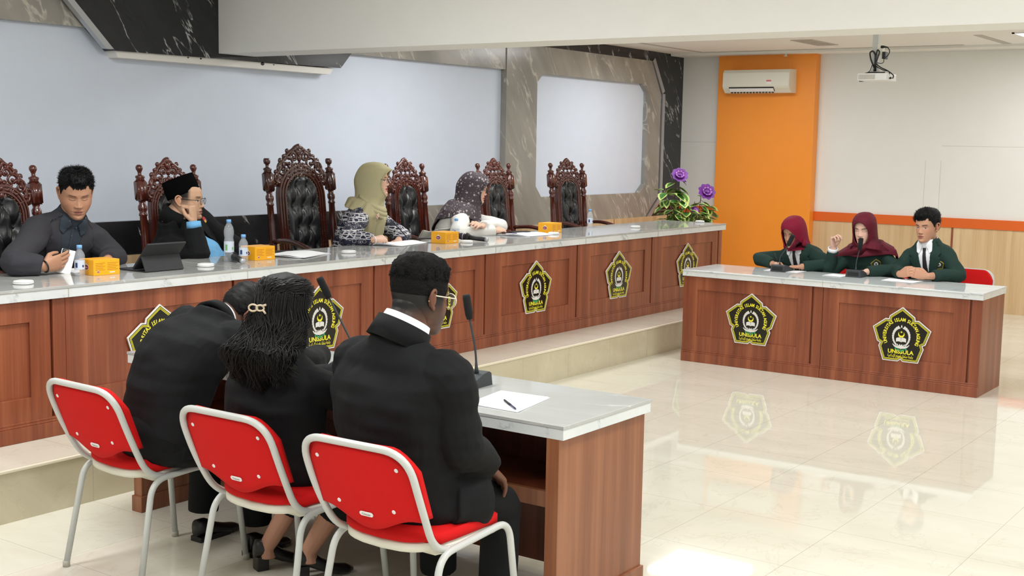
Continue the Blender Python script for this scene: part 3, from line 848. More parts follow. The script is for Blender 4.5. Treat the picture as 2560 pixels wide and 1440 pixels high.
# ------------------------------------------------------------------ things on the tables
ZB = 0.9966; ZD = 0.7508
def rz_m(loc, a): return Matrix.Translation(V(loc)) @ Matrix.Rotation(a, 4, 'Z')
clear = N('clear_plastic'); clear.set(Base_Color=(0.86, 0.91, 0.97, 1), Roughness=0.06, Alpha=0.20)
cap_blue = plain('blue_cap', rgb(120, 176, 232), 0.4); lab_white = plain('bottle_label', rgb(206, 214, 226), 0.45); lab_blue = plain('label_blue', rgb(40, 60, 110), 0.45); lab_green = plain('label_green', rgb(110, 180, 110), 0.45)
def bottle(loc, label, tall=False, grp='water bottles on the bench'):
    t = thing('water_bottle', label, 'bottle', loc, 0, grp)
    if not tall:
        prof = [(0.024, 0.0), (0.028, 0.004), (0.028, 0.03), (0.0265, 0.034), (0.0265, 0.085), (0.028, 0.09), (0.028, 0.108), (0.024, 0.122), (0.015, 0.136), (0.0125, 0.142), (0.0125, 0.148)]
        lz = (0.036, 0.084, 0.0272); ch = (0.146, 0.165); cr = 0.0145
    else:
        prof = [(0.028, 0.0), (0.032, 0.005), (0.032, 0.05), (0.030, 0.055), (0.030, 0.125), (0.028, 0.135), (0.026, 0.145), (0.030, 0.165), (0.031, 0.185), (0.026, 0.21), (0.016, 0.228), (0.013, 0.234), (0.013, 0.24)]
        lz = (0.058, 0.122, 0.0306); ch = (0.237, 0.256); cr = 0.0145
    B().lathe(prof, 20).build('bottle_body', clear.m, t)
    lb = B().lathe([(lz[2], lz[0]), (lz[2], lz[1])], 20, cap=False).build('bottle_label', lab_white, t)
    b = B()
    for a0, n, z0, z1 in ((3.2, 4, 0.2, 0.75), (4.6, 3, 0.25, 0.5), (1.0, 4, 0.3, 0.7)):
        h = lz[1]-lz[0]
        rs = [[V(((lz[2]+0.0004)*math.cos(a0+0.12*i), (lz[2]+0.0004)*math.sin(a0+0.12*i), lz[0]+h*z)) for z in (z0, z1)] for i in range(n+1)]
        b.rings(rs, cap=False, closed=False)
    b.build('label_print', lab_green if tall else lab_blue, lb, recalc=False)
    B().lathe([(cr, ch[0]), (cr, ch[1]-0.002), (cr-0.002, ch[1])], 18).build('bottle_cap', cap_blue, t)
    return t
bottle((4.10, 5.725, ZB), 'small water bottle beside the phone, in front of the man in grey blazer')
bottle((5.196, 5.78, ZB), 'tall clear bottle with green label behind the first wireless microphone', True)
bottle((5.262, 5.725, ZB), 'small water bottle squeezed between the tall bottle and a yellow box')
bottle((7.60, 5.905, ZB), 'small water bottle behind the yellow box in front of the floral headscarf woman')
bottle((9.70, 6.0, ZB), 'small water bottle behind the yellow box at the right end of the bench')
petal_pink = plain('pink_ink', rgb(214, 150, 164), 0.5)
def snack_box(loc, rz, label):
    t = thing('snack_box', label, 'box', loc, rz, 'yellow card boxes on the bench')
    w, d, h = 0.160, 0.135, 0.084
    bd = B().box(0, w, 0, d, 0, h, 0.002).build('box_body', MT['box'], t, flat=True)
    b = B()
    for x0, x1, n in ((0.012, 0.070, 5), (0.085, 0.150, 5)):
        for i in range(n): b.box(x0, x1-0.012*(i % 2), -0.0006, 0, h-0.020-0.009*i, h-0.0175-0.009*i)
    b.build('print_lines', MT['box_print'], bd, flat=True)
    B().box(0.098, 0.130, -0.0006, 0, 0.012, 0.017).build('white_bar', MT['white_plastic'], bd, flat=True)
    FX = Matrix(((1, 0, 0, 0), (0, 0, -1, 0), (0, 1, 0, 0), (0, 0, 0, 1))); FL = Matrix(((0, 0, -1, 0), (-1, 0, 0, 0), (0, 1, 0, 0), (0, 0, 0, 1)))
    def oval(rx, ry): return [(rx*math.cos(k*PI/10), ry*math.sin(k*PI/10)) for k in range(20)]
    for m, k in ((Matrix.Translation(V((0.028, 0, 0.019))) @ FX, 0.5), (Matrix.Translation(V((0, d*0.5, 0.042))) @ FL, 1.35)):
        lg = B().prism(oval(0.017*k, 0.0115*k), m, 0.0006).prism(oval(0.007*k, 0.007*k), m @ Matrix.Translation(V((0, 0.010*k, 0))), 0.0005).build('logo_border', MT['white_plastic'], bd, flat=True)
        B().prism(oval(0.0150*k, 0.0095*k), m @ Matrix.Translation(V((0, 0, 0.0006))), 0.0003).build('logo_oval', MT['maroon_print'], lg, flat=True)
        B().prism([(-0.010*k, -0.003*k), (-0.004*k, -0.0042*k), (0.009*k, -0.0028*k), (0.0105*k, 0.002*k), (0.003*k, 0.0014*k), (-0.004*k, 0.003*k), (-0.0105*k, 0.0022*k)], m @ Matrix.Translation(V((0, 0, 0.0009))), 0.0003).build('logo_stroke', petal_pink, lg, flat=True)
    return t
for (x, y, rz, lb) in ((4.145, 5.668, -0.06, 'yellow card box leftmost on the bench, beside the phone and bottle'), (5.345, 5.712, -0.04, 'yellow card box beside the first wireless microphone'),
                       (7.232, 5.718, 0.0, 'yellow card box before the woman in floral headscarf'), (8.77, 5.80, 0.02, 'yellow card box farthest right on the bench')):
    snack_box((x, y, ZB), rz, lb)
def handheld(a, b_, label):
    a, b_ = V(a), V(b_)
    t = thing('wireless_microphone', label, 'microphone', ((a+b_)/2)[:2]+(ZB,), 0, 'wireless microphones on the bench')
    d = (b_-a).normalized()
    L = (b_-a).length
    P = lambda s: a+d*(L*s)
    B().tube([P(0.30), P(0.42), P(0.9)], [0.0165, 0.0185, 0.0165], 14).build('mic_handle', MT['black'], t, world=True)
    B().tube([P(-0.02), P(0.05), P(0.15), P(0.24)], [0.020, 0.0255, 0.0255, 0.020], 16).build('mic_head', plain('purple_black_foam', rgb(46, 36, 54), 0.8), t, world=True)
    B().tube([P(0.135), P(0.155)], [0.0262, 0.0262], 16).build('mic_ring', MT['silver'], t, world=True)
    b = B(); u = d.orthogonal().normalized(); w = d.cross(u)
    for z, r in ((0.26, 0.030), (0.30, 0.026)):
        rs = [[P(z+dz)+(u*math.cos(k*PI/12)+w*math.sin(k*PI/12))*(r+(0.006 if (k//4) % 2 == 0 else 0)) for k in range(24)] for dz in (0, 0.045)]
        b.rings(rs)
    b.build('anti_roll_collar', MT['black'], t, world=True)
    B().tube([P(0.9), P(0.985), P(1.0)], [0.0160, 0.0160, 0.014], 14).build('mic_tail', MT['silver'], t, world=True)
    return t
handheld((5.235, 5.83, ZB+0.040), (5.145, 5.60, ZB+0.017), 'black wireless microphone lying in front of the tall bottle')
handheld((7.545, 5.83, ZB+0.037), (7.60, 5.60, ZB+0.017), 'black wireless microphone lying right of the third yellow box')
def pad_disc(loc, label, rz):
    t = thing('white_puck', label, 'puck', loc, rz, 'white pucks along the bench edge')
    def sq(r, z, e=0.75): return [V((math.copysign(abs(math.cos(a))**e, math.cos(a))*r, math.copysign(abs(math.sin(a))**e, math.sin(a))*r, z)) for a in [2*PI*k/28 for k in range(28)]]
    B().rings([sq(0.040, 0), sq(0.046, 0.003), sq(0.046, 0.009)]).build('puck_base', MT['white_plastic'], t)
    B().rings([sq(0.044, 0.0095), sq(0.046, 0.012), sq(0.042, 0.018), sq(0.03, 0.0195)]).build('puck_lid', MT['white_plastic'], t)
for (x, y), lb in zip(((3.68, 5.60), (4.90, 5.65), (6.155, 5.685), (7.44, 5.68), (8.68, 5.72), (9.99, 5.69), (11.22, 5.66)),
                      ('at the left picture edge', 'between the tablet and the first wireless microphone', 'in front of the papers of the tall empty chair', 'beside the second wireless microphone',
                       'beside the rightmost yellow box', 'alone, before the last carved chair', 'at the far right end of the bench')):
    pad_disc((x, y, ZB), 'white rounded puck '+lb, 0.4)
# tablet in a black folio
tb = thing('tablet', 'tablet standing in a black folio case with keyboard', 'tablet', (4.57, 5.70, ZB))
fol = plain('black_folio', rgb(40, 41, 43), 0.7, bump=(500, 0.2))
def slab(b, x0, x1, p, q, th):
    p, q = V((0, *p)), V((0, *q)); d = (q-p).normalized(); n = V((0, -d.z, d.y))*th/2
    m = [[V((x, 0, 0))+e for e in (p-n, p+n, q+n, q-n)] for x in (x0, x1)]
    b.rings(m); return b
slab(B(), 4.435, 4.70, (5.715, ZB+0.014), (5.585, ZB+0.158), 0.011).build('screen_cover', fol, tb, world=True, flat=True)
slab(B(), 4.445, 4.69, (5.723, ZB+0.018), (5.594, ZB+0.156), 0.003).build('screen', MT['black'], tb, world=True, flat=True)
slab(B(), 4.435, 4.70, (5.643, ZB+0.086), (5.606, ZB+0.004), 0.006).build('stand_flap', fol, tb, world=True, flat=True)
B().box(4.435, 4.70, 5.61, 5.86, ZB, ZB+0.008, 0.002).build('keyboard', MT['black'], tb, world=True, flat=True)
# papers
def sheets(name, label, cat, poly, z, n=3, jig=0.012, grp=None, bend=0.0):
    c = sum((V((*p, 0)) for p in poly), V())/len(poly)
    t = thing(name, label, cat, (c.x, c.y, z), 0, grp)
    for i in range(n):
        a = (i-(n-1)/2)*0.035*(1 if n > 1 else 0)
        m = Matrix.Translation(V((random.uniform(-jig, jig), random.uniform(-jig, jig), 0.0008+i*0.0016))) @ Matrix.Rotation(a, 4, 'Z')
        pts = [(p[0]-c.x, p[1]-c.y) for p in poly]
        b = B(); nx = 10; rs = []
        for j in range(nx+1):
            u = j/nx; row = []
            for w in (0, 1):
                p0 = V((*pts[0], 0)).lerp(V((*pts[3], 0)), u); p1 = V((*pts[1], 0)).lerp(V((*pts[2], 0)), u)
                p = p0 if w == 0 else p1
                p = p+V((0, 0, bend*(i+1)/n*math.sin(PI*u)**2))
                row.append(p)
            rs.append([m @ row[0], m @ row[1], m @ (row[1]+V((0, 0, 0.0012))), m @ (row[0]+V((0, 0, 0.0012)))])
        b.rings(rs); b.build('sheet', MT['paper'], t, flat=True)
    return t
sheets('paper_stack', 'white papers under the left arm of the man in grey blazer', 'paper', [(4.16, 5.845), (4.44, 5.832), (4.47, 6.05), (4.19, 6.06)], ZB, 2, 0.006)
sheets('paper_stack', 'spread of white papers before the tall empty chair', 'paper', [(5.66, 5.62), (6.02, 5.73), (5.96, 6.03), (5.62, 5.90)], ZB, 4, 0.02, None, 0.010)
sheets('paper_stack', 'white booklet under the writing hand of the woman in sage veil', 'paper', [(6.82, 5.79), (7.20, 5.86), (7.14, 6.07), (6.72, 6.05)], ZB, 3, 0.01, None, 0.012)
sheets('paper_stack', 'white booklet before the folded arms of the floral headscarf woman', 'paper', [(8.30, 5.70), (8.66, 5.71), (8.62, 5.99), (8.22, 5.99)], ZB, 3, 0.01, None, 0.010)
sheets('paper_sheet', 'single white sheet on the near desk beside the pen', 'paper', [(3.742, 2.605), (4.04, 2.665), (4.028, 2.885), (3.742, 2.84)], ZD, 2, 0.003)
sheets('paper_sheet', 'white sheet under the hands of the girl writing notes', 'paper', [(9.47, 3.90), (9.69, 3.90), (9.69, 4.19), (9.47, 4.19)], ZD, 1, 0.0)
sheets('paper_sheet', 'white sheet under the hand of the girl speaking at the microphone', 'paper', [(9.42, 3.52), (9.60, 3.50), (9.62, 3.66), (9.44, 3.68)], ZD, 2, 0.004)
sheets('paper_sheet', 'white sheet under the clasped hands of the boy', 'paper', [(9.40, 2.95), (9.62, 2.93), (9.62, 3.20), (9.42, 3.20)], ZD, 1, 0.0)
def pen(name, label, a, b_, mt):
    a, b_ = V(a), V(b_); t = thing(name, label, 'pen', (a+b_)/2-V((0, 0, 0.004)))
    B().tube([a, a.lerp(b_, 0.55)], [0.0042, 0.0045], 8).build('pen_cap', MT['black'], t, world=True)
    B().tube([a.lerp(b_, 0.55), a.lerp(b_, 0.9), b_], [0.004, 0.004, 0.0012], 8).build('pen_barrel', mt, t, world=True)
    return t
blue_ink = plain('navy_plastic', rgb(36, 44, 80), 0.35)
pen('ballpoint_pen', 'dark blue pen lying on the sheet on the near desk', (3.858, 2.752, ZD+0.0085), (3.752, 2.622, ZD+0.0085), blue_ink)
pen('ballpoint_pen', 'blue pen lying on the booklet of the floral headscarf woman', (8.27, 5.96, ZB+0.022), (8.30, 5.82, ZB+0.022), blue_ink)
pen('ballpoint_pen', 'slim black pen held by the woman in sage veil', (7.12, 6.13, ZB+0.145), (7.165, 6.01, ZB+0.02), MT['black'])
pen('ballpoint_pen', 'black pen held by the girl writing notes at the far desk', (9.72, 4.205, 0.875), (9.66, 4.13, 0.766), MT['black'])
def phone(name, label, m, back=MT['black'], cams=False):
    t = thing(name, label, 'phone', m.translation)
    M2 = WM[t].inverted() @ m
    B().box(-0.036, 0.036, -0.0735, 0.0735, 0, 0.008, 0.003).xf(M2).build('phone_body', back, t)
    if cams:
        B().box(-0.032, 0.004, 0.034, 0.070, 0.008, 0.0105, 0.004).xf(M2).build('camera_bump', MT['dark'], t)
        b = B()
        for x, y in ((-0.024, 0.061), (-0.024, 0.043), (-0.006, 0.052)): b.lathe([(0.0075, 0.0105), (0.0075, 0.0125), (0.004, 0.0127)], 12, M2 @ Matrix.Translation(V((x, y, 0))))
        b.build('lens', MT['black'], t)
    return t
phone('phone', 'black phone lying beside the spread papers of the tall empty chair', rz_m((5.90, 6.045, ZB), 1.2))
phone('phone', 'black phone lying by the booklet of the woman in sage veil', rz_m((7.36, 6.02, ZB+0.012), 1.0))
phone('phone', 'black phone lying on the booklet of the floral headscarf woman', rz_m((8.49, 5.92, ZB+0.018), 1.1))
# gooseneck microphones
def gooseneck(label, base, rz, pts, neck_r=0.0045, foam=(0.0165, 0.105)):
    t = thing('gooseneck_microphone', label, 'microphone', base, rz)
    M0 = WM[t]
    b = B()        # wedge: user side low (local -x), back high
    prof = [(-0.075, 0.0), (-0.078, 0.018), (0.02, 0.052), (0.062, 0.058), (0.078, 0.05), (0.082, 0.0)]
    b.rings([[V((x, s*0.062*(1 if z < 0.03 else 0.94), z)) for x, z in prof] for s in (-1, 1)])
    b.build('mic_base', MT['dark'], t, flat=True)
    sl = Matrix.Rotation(-math.atan2(0.034, 0.098), 4, 'Y')
    bb = B(); bb.box(-0.028, 0.028, -0.03, 0.03, 0, 0.0012); bb.xf(Matrix.Translation(V((-0.022, 0.0, 0.0375))) @ sl); bb.build('display', plain('green_lcd', rgb(96, 136, 112), 0.25), t, flat=True)
    for y in (-0.03, -0.01, 0.01, 0.03):
        bb = B(); bb.box(-0.007, 0.007, -0.007, 0.007, 0, 0.004, 0.001); bb.xf(Matrix.Translation(V((-0.062, y, 0.0235))) @ sl); bb.build('button', MT['silver'], t)
    bb = B(); bb.box(0.081, 0.083, -0.045, 0.04, 0.012, 0.04); bb.build('back_port', MT['black'], t, flat=True)
    P = [V(p) for p in pts]
    ft = (P[-1]-P[-2]).normalized()
    f0 = P[-1]-ft*foam[1]
    neck = P[:-1]+[f0]
    sm = fillet(neck, 0.12, 6)
    B().tube(sm[:1]+[sm[0].lerp(sm[1], 0.5)]+sm[1:], [0.011, 0.007]+[neck_r]*(len(sm)-1), 8).build('neck', MT['dark'], t, world=True)
    B().tube([f0-ft*0.003, f0+ft*0.02, P[-1]-ft*0.02, P[-1]-ft*0.008], [foam[0]*0.75, foam[0], foam[0]*0.98, foam[0]*0.85], 14, round_end=False).build('foam_windscreen', MT['foam'], t, world=True)
    return t
gooseneck('gooseneck microphone standing free on the near desk, right of the big man', (4.03, 3.055, ZD), 0.05, [(4.055, 3.035, 0.80), (4.04, 3.03, 0.90), (3.985, 3.02, 1.03), (3.968, 3.03, 1.142)])
gooseneck('gooseneck microphone hidden by two students, foam tip above their shoulders', (4.04, 3.71, ZD), 0.0, [(4.05, 3.69, 0.80), (4.03, 3.70, 0.86), (3.985, 3.785, 1.04), (3.95, 3.826, 1.152)])
gooseneck('gooseneck microphone in front of the girl writing notes', (9.535, 4.06, ZD), PI, [(9.50, 4.06, 0.80), (9.50, 4.068, 0.86), (9.50, 4.00, 0.96), (9.50, 3.955, 1.058)], 0.0045, (0.019, 0.10))
gooseneck('gooseneck microphone at the mouth of the girl in maroon veil', (9.57, 3.445, ZD), PI, [(9.53, 3.44, 0.80), (9.53, 3.44, 0.87), (9.53, 3.42, 0.96), (9.53, 3.408, 1.066)], 0.0045, (0.019, 0.10))
# white cloth over a carved chair's arm
b = B(); nx, ny = 24, 14; g = []
for j in range(ny+1):
    row = []
    for i in range(nx+1):
        u, v = i/nx, j/ny
        p = V((7.66+0.42*u, 6.36-0.10*math.sin(v*PI)+0.05*v, 0.82+0.24*math.sin(PI*min(1, v*1.15))**0.5))
        p.z += 0.03*noise.noise(p*6)+0.008*math.sin(u*11+v*4); p.y += 0.03*noise.noise(p*7+V((3, 1, 0)))
        row.append(b.bm.verts.new(p))
    g.append(row)
for j in range(ny):
    for i in range(nx): b.face((g[j][i], g[j][i+1], g[j+1][i+1], g[j+1][i]))
bmesh.ops.solidify(b.bm, geom=b.bm.faces, thickness=0.008)
tag(b.build('white_cloth', plain('offwhite_cloth', rgb(240, 238, 230), 0.9, bump=(300, 0.2)), org=(7.87, 6.36, 0.80)), 'crumpled off white cloth over the arm of the empty middle chair', 'cloth')

# ------------------------------------------------------------------ air conditioner, projector
ac = thing('air_conditioner', 'cream wall air conditioner on the orange pillar', 'air conditioner', (13.98, 6.27, 2.385))
prof = [(0.0, 0.0), (-0.14, 0.0), (-0.20, 0.055), (-0.212, 0.075), (-0.205, 0.235), (-0.175, 0.268), (0.0, 0.275)]
B().rings([[V((x, y, z)) for x, z in prof] for y in (-0.40, 0.44)]).build('housing', MT['cream'], ac, flat=True)
B().rings([[V((x, y, z)) for x, z in ((-0.206, 0.075), (-0.216, 0.078), (-0.209, 0.23), (-0.199, 0.236))] for y in (-0.395, 0.435)]).build('front_cover', MT['cream'], ac, flat=True)
B().rings([[V((x, y, z)) for x, z in ((-0.209, 0.066), (-0.1985, 0.048), (-0.17, 0.02), (-0.15, 0.055))] for y in (-0.21, 0.36)]).build('outlet', MT['black'], ac, flat=True)
B().rings([[V((x, y, z)) for x, z in ((-0.205, 0.052), (-0.211, 0.050), (-0.178, 0.012), (-0.172, 0.016))] for y in (-0.205, 0.355)]).build('louver', MT['white_plastic'], ac, flat=True)
g = B()
for i in range(14): g.box(-0.172, -0.15, 0.33-i*0.04, 0.345-i*0.04, -0.004, 0.012)
g.build('fins', MT['dark'], ac, flat=True)
sk = B().box(-0.2155, -0.213, -0.18, -0.12, 0.10, 0.145).build('sticker', MT['white_plastic'], ac, flat=True)
B().box(-0.2165, -0.2150, -0.18, -0.12, 0.127, 0.145).build('sticker_band', plain('pink_print', rgb(214, 110, 120), 0.5), sk, flat=True)
B().box(-0.215, -0.2135, -0.02, 0.09, 0.093, 0.098).build('badge', MT['grey_vent'], ac, flat=True)

pj = thing('projector', 'white projector hanging from the ceiling pole by the right wall', 'projector', (10.5, 3.69, 2.32))
B().box(10.36, 10.62, 3.565, 3.81, 2.318, 2.378, 0.008).build('projector_body', MT['white_plastic'], pj, world=True)
B().lathe([(0.035, 0), (0.035, 0.03), (0.026, 0.032)], 18, Matrix.Translation(V((10.50, 3.808, 2.35))) @ Matrix.Rotation(-PI/2, 4, 'X')).build('lens', MT['dark'], pj, world=True)
g = B()
for i in range(12): g.box(10.357, 10.361, 3.66+i*0.012, 3.666+i*0.012, 2.328, 2.368)
g.build('grille', MT['grey_vent'], pj, world=True, flat=True)
b = B(); b.tube([(10.5, 3.71, 2.38), (10.5, 3.71, 2.42), (10.5, 3.71, 2.50)], [0.055, 0.03, 0.024], 14); b.box(10.475, 10.525, 3.686, 3.734, 2.48, 2.862); b.box(10.42, 10.58, 3.63, 3.79, 2.376, 2.382)
b.build('ceiling_pole', plain('grey_pole', rgb(196, 198, 194), 0.4), pj, world=True, flat=True)
B().box(10.47, 10.53, 3.645, 3.69, 2.535, 2.625, 0.006).build('socket_box', MT['cream'], pj, world=True)
B().box(10.46, 10.53, 3.615, 3.645, 2.50, 2.56, 0.006).build('power_adapter', MT['black'], pj, world=True)
B().tube([(10.48, 3.655, 2.60), (10.47, 3.63, 2.60), (10.47, 3.60, 2.595)], [0.016, 0.009, 0.005], 10).build('plug', MT['black'], pj, world=True)
CAB = [([(10.47, 3.60, 2.595), (10.46, 3.575, 2.56), (10.46, 3.60, 2.515), (10.48, 3.63, 2.515)], 0.004),
       ([(10.46, 3.70, 2.42), (10.45, 3.735, 2.50), (10.45, 3.745, 2.555), (10.45, 3.72, 2.57), (10.46, 3.70, 2.54), (10.46, 3.70, 2.45), (10.45, 3.70, 2.40)], 0.007),
       ([(10.46, 3.69, 2.40), (10.45, 3.695, 2.50), (10.45, 3.68, 2.58), (10.45, 3.66, 2.56), (10.45, 3.68, 2.49), (10.45, 3.70, 2.43)], 0.006),
       ([(10.46, 3.70, 2.47), (10.45, 3.65, 2.43), (10.45, 3.58, 2.40), (10.45, 3.53, 2.36), (10.45, 3.54, 2.335)], 0.005),
       ([(10.46, 3.69, 2.44), (10.44, 3.62, 2.405), (10.44, 3.57, 2.395), (10.45, 3.565, 2.37)], 0.004),
       ([(10.45, 3.77, 2.382), (10.45, 3.735, 2.40), (10.45, 3.72, 2.45)], 0.003),
       ([(10.46, 3.78, 2.384), (10.43, 3.72, 2.39), (10.43, 3.64, 2.386), (10.43, 3.60, 2.388)], 0.005),
       ([(10.47, 3.63, 2.50), (10.46, 3.625, 2.47), (10.46, 3.65, 2.46), (10.46, 3.68, 2.47)], 0.003)]
for pts, r in CAB: B().tube(fillet(pts, 0.05, 5), r, 7).build('cable', MT['black'], pj, world=True)
B().tube([(10.45, 3.55, 2.342), (10.45, 3.60, 2.33), (10.45, 3.612, 2.328)], [0.009, 0.006, 0.009], 8).build('connector', MT['black'], pj, world=True)

# ------------------------------------------------------------------ flowering plants behind the bench end
leaf_g = plain('leaf_green', rgb(58, 112, 44), 0.45, var=0.25); leaf_y = plain('leaf_margin', rgb(186, 200, 112), 0.5)
petal = plain('petal_purple', rgb(112, 46, 140), 0.6, var=0.2); petal_l = plain('petal_lilac', rgb(188, 130, 204), 0.6)
def leaf(b, p, d, up, ln, wd):
    d = d.normalized(); s = d.cross(up).normalized(); n = s.cross(d).normalized()
    out = [(0, 0), (0.12, 0.36), (0.35, 0.5), (0.65, 0.40), (0.88, 0.17), (1.0, 0), (0.88, -0.17), (0.65, -0.40), (0.35, -0.5), (0.12, -0.36)]
    def pt(u, w, k): return p+d*(ln*u)+s*(wd*w)+n*(0.12*ln*(abs(w)*1.2-u*u*1.3)+k)
    o = [b.bm.verts.new(pt(u, w, 0)) for u, w in out]
    i_ = [b.bm.verts.new(pt(0.08+(u-0.08)*0.80, w*0.68, 0.0)) for u, w in out]
    c = b.bm.verts.new(pt(0.45, 0, -0.004))
    m = len(out)
    for k in range(m):
        b.face((o[k], o[(k+1) % m], i_[(k+1) % m], i_[k]), 1); b.face((i_[k], i_[(k+1) % m], c), 0)
def flower(t, p, r, face):
    b = B(); face = face.normalized(); a1 = face.orthogonal().normalized(); a2 = face.cross(a1)
    for ring, n, rr, tilt, mi in ((0, 9, 1.0, 0.25, 0), (1, 8, 0.75, 0.7, 1), (2, 6, 0.45, 1.1, 1)):
        for k in range(n):
            an = 2*PI*(k+ring*0.4)/n; rad = a1*math.cos(an)+a2*math.sin(an); d = (rad*math.cos(tilt)+face*math.sin(tilt)).normalized(); s = face.cross(rad)
            L_ = r*rr
            pts = [p+d*L_*u+s*(L_*0.36*w)+face*(0.1*L_*abs(w)) for u, w in ((0.1, 0), (0.5, 0.8), (0.85, 0.7), (1.0, 0), (0.85, -0.7), (0.5, -0.8))]
            inn = [p+d*L_*u+s*(L_*0.22*w)+face*0.002 for u, w in ((0.1, 0), (0.5, 0.8), (0.8, 0.7), (0.88, 0), (0.8, -0.7), (0.5, -0.8))]
            b.face([b.bm.verts.new(q) for q in pts], 0); b.face([b.bm.verts.new(q+face*0.003) for q in inn], mi)
    b.ball(p+face*0.01, r*0.18, nu=8, nv=6)
    b.build('flower', [petal, petal_l], t, world=True, recalc=False)
def plant(label, base, stems, flowers, nl, seed):
    rnd = random.Random(seed)
    t = thing('flowering_plant', label, 'plant', base)
    bx, by, bz = base
    B().lathe([(0.07, 0), (0.10, 0.02), (0.125, 0.22), (0.13, 0.24), (0.115, 0.24), (0.11, 0.2)], 20).build('pot', plain('dark_pot', rgb(60, 48, 44), 0.5), t)
    top = V((bx, by, bz+0.22))
    bs = B(); bl = B()
    for (tip, n) in stems:
        tip = V(tip); mid = top.lerp(tip, 0.55)+V((rnd.uniform(-0.04, 0.04), rnd.uniform(-0.04, 0.04), 0.05))
        pts = [top*(1-u)**2+mid*2*u*(1-u)+tip*u*u for u in [i/8 for i in range(9)]]
        bs.tube(pts, [0.008-0.004*i/8 for i in range(9)], 6)
        for k in range(n):
            u = 0.30+0.70*(k+rnd.random())/n
            p = top*(1-u)**2+mid*2*u*(1-u)+tip*u*u
            an = rnd.uniform(0, 2*PI); d = V((math.cos(an), math.sin(an), rnd.uniform(-0.9, 0.25)))
            p2 = p+d*0.03
            bs.tube([p, p2], 0.0025, 5)
            leaf(bl, p2, d, V((0, 0, 1)), rnd.uniform(0.11, 0.155), rnd.uniform(0.085, 0.125))
    bs.build('stem', plain('stem_brown', rgb(86, 70, 44), 0.7), t, world=True)
    bl.build('foliage', [leaf_g, leaf_y], t, world=True, recalc=False)
    for p, r, fc in flowers: flower(t, V(p), r, V(fc))
    return t
plant('tall variegated plant with purple flowers before the black marble corner', (12.28, 6.52, 0.241),
      [((12.27, 6.5, 1.37), 20), ((12.0, 6.48, 1.28), 24), ((12.42, 6.52, 1.30), 22), ((12.10, 6.42, 1.08), 18), ((12.40, 6.42, 1.08), 22), ((12.28, 6.42, 1.18), 20), ((12.55, 6.42, 1.02), 14)],
      [((12.26, 6.45, 1.42), 0.10, (-0.6, -0.5, 0.6)), ((12.40, 6.50, 1.37), 0.085, (0.3, -0.6, 0.4)), ((12.58, 6.42, 1.03), 0.06, (-0.3, -0.7, 0.3))], 0, 3)
plant('lower variegated plant with one purple bloom next to the orange pillar', (12.88, 6.55, 0.241),
      [((12.89, 6.5, 1.18), 18), ((13.08, 6.52, 1.08), 20), ((12.75, 6.46, 1.05), 18), ((13.15, 6.5, 1.0), 14), ((12.66, 6.46, 1.13), 10)],
      [((12.90, 6.44, 1.225), 0.11, (-0.6, -0.6, 0.5))], 0, 11)
# ------------------------------------------------------------------ people: helpers
CAM0 = V((0, 0, 1.7407)); FPX = 44.04/36*2560
def _ray(px, py): return (_r2*((px-1280)/FPX)-_u2*((py-720)/FPX)+_f)
def aty(px, py, y): d = _ray(px, py); return CAM0+d*(y/d.y)
def atx(px, py, x): d = _ray(px, py); return CAM0+d*(x/d.x)
def basis(fwd, up=(0, 0, 1)):
    x = V(fwd).normalized(); l = V(up).cross(x).normalized(); return Matrix((x, l, x.cross(l))).transposed()
def frame4(o, fwd, up=(0, 0, 1)):
    m = basis(fwd, up).to_4x4(); m.translation = V(o); return m
def voxel(b, size, smooth=4, keep=False):
    """closed overlapping shapes -> one continuous skin; returns (verts Nx3, faces)"""
    me = b.tomesh('tmp'); o = bpy.data.objects.new('tmp', me); COL.objects.link(o)
    r = o.modifiers.new('r', 'REMESH'); r.mode = 'VOXEL'; r.voxel_size = size; r.adaptivity = 0
    s = o.modifiers.new('s', 'SMOOTH'); s.factor = 0.5; s.iterations = smooth
    dg = bpy.context.evaluated_depsgraph_get()
    m2 = bpy.data.meshes.new_from_object(o.evaluated_get(dg))
    n = len(m2.vertices); co = np.empty(n*3, 'f'); m2.vertices.foreach_get('co', co); co = co.reshape(-1, 3)
    fs = [tuple(p.vertices) for p in m2.polygons]
    bpy.data.objects.remove(o); bpy.data.meshes.remove(me); bpy.data.meshes.remove(m2)
    return co, fs
def mesh_obj(name, co, fs, mat, parent, col=None, label=None):
    inv = np.array(WM[parent].inverted())
    c = np.asarray(co) @ inv[:3, :3].T+inv[:3, 3]
    me = bpy.data.meshes.new(name); me.from_pydata(c.tolist(), [], fs); me.update()
    me.polygons.foreach_set('use_smooth', [True]*len(me.polygons))
    if col is not None:
        a = me.color_attributes.new('Col', 'FLOAT_COLOR', 'POINT')
        a.data.foreach_set('color', np.concatenate([col, np.ones((len(col), 1))], 1).astype('f').ravel())
    return link(name, me, mat, parent, None, label)
skin = N('skin'); _a = skin.n('ShaderNodeAttribute', attribute_name='Col'); skin.col(_a.outputs['Color'])
skin.set(Roughness=0.48); skin.b.inputs['Specular IOR Level'].default_value = 0.35
skin.bump(skin.noise(skin.coord(), 260, 3), 0.08, 0.001)
SKIN = skin.m
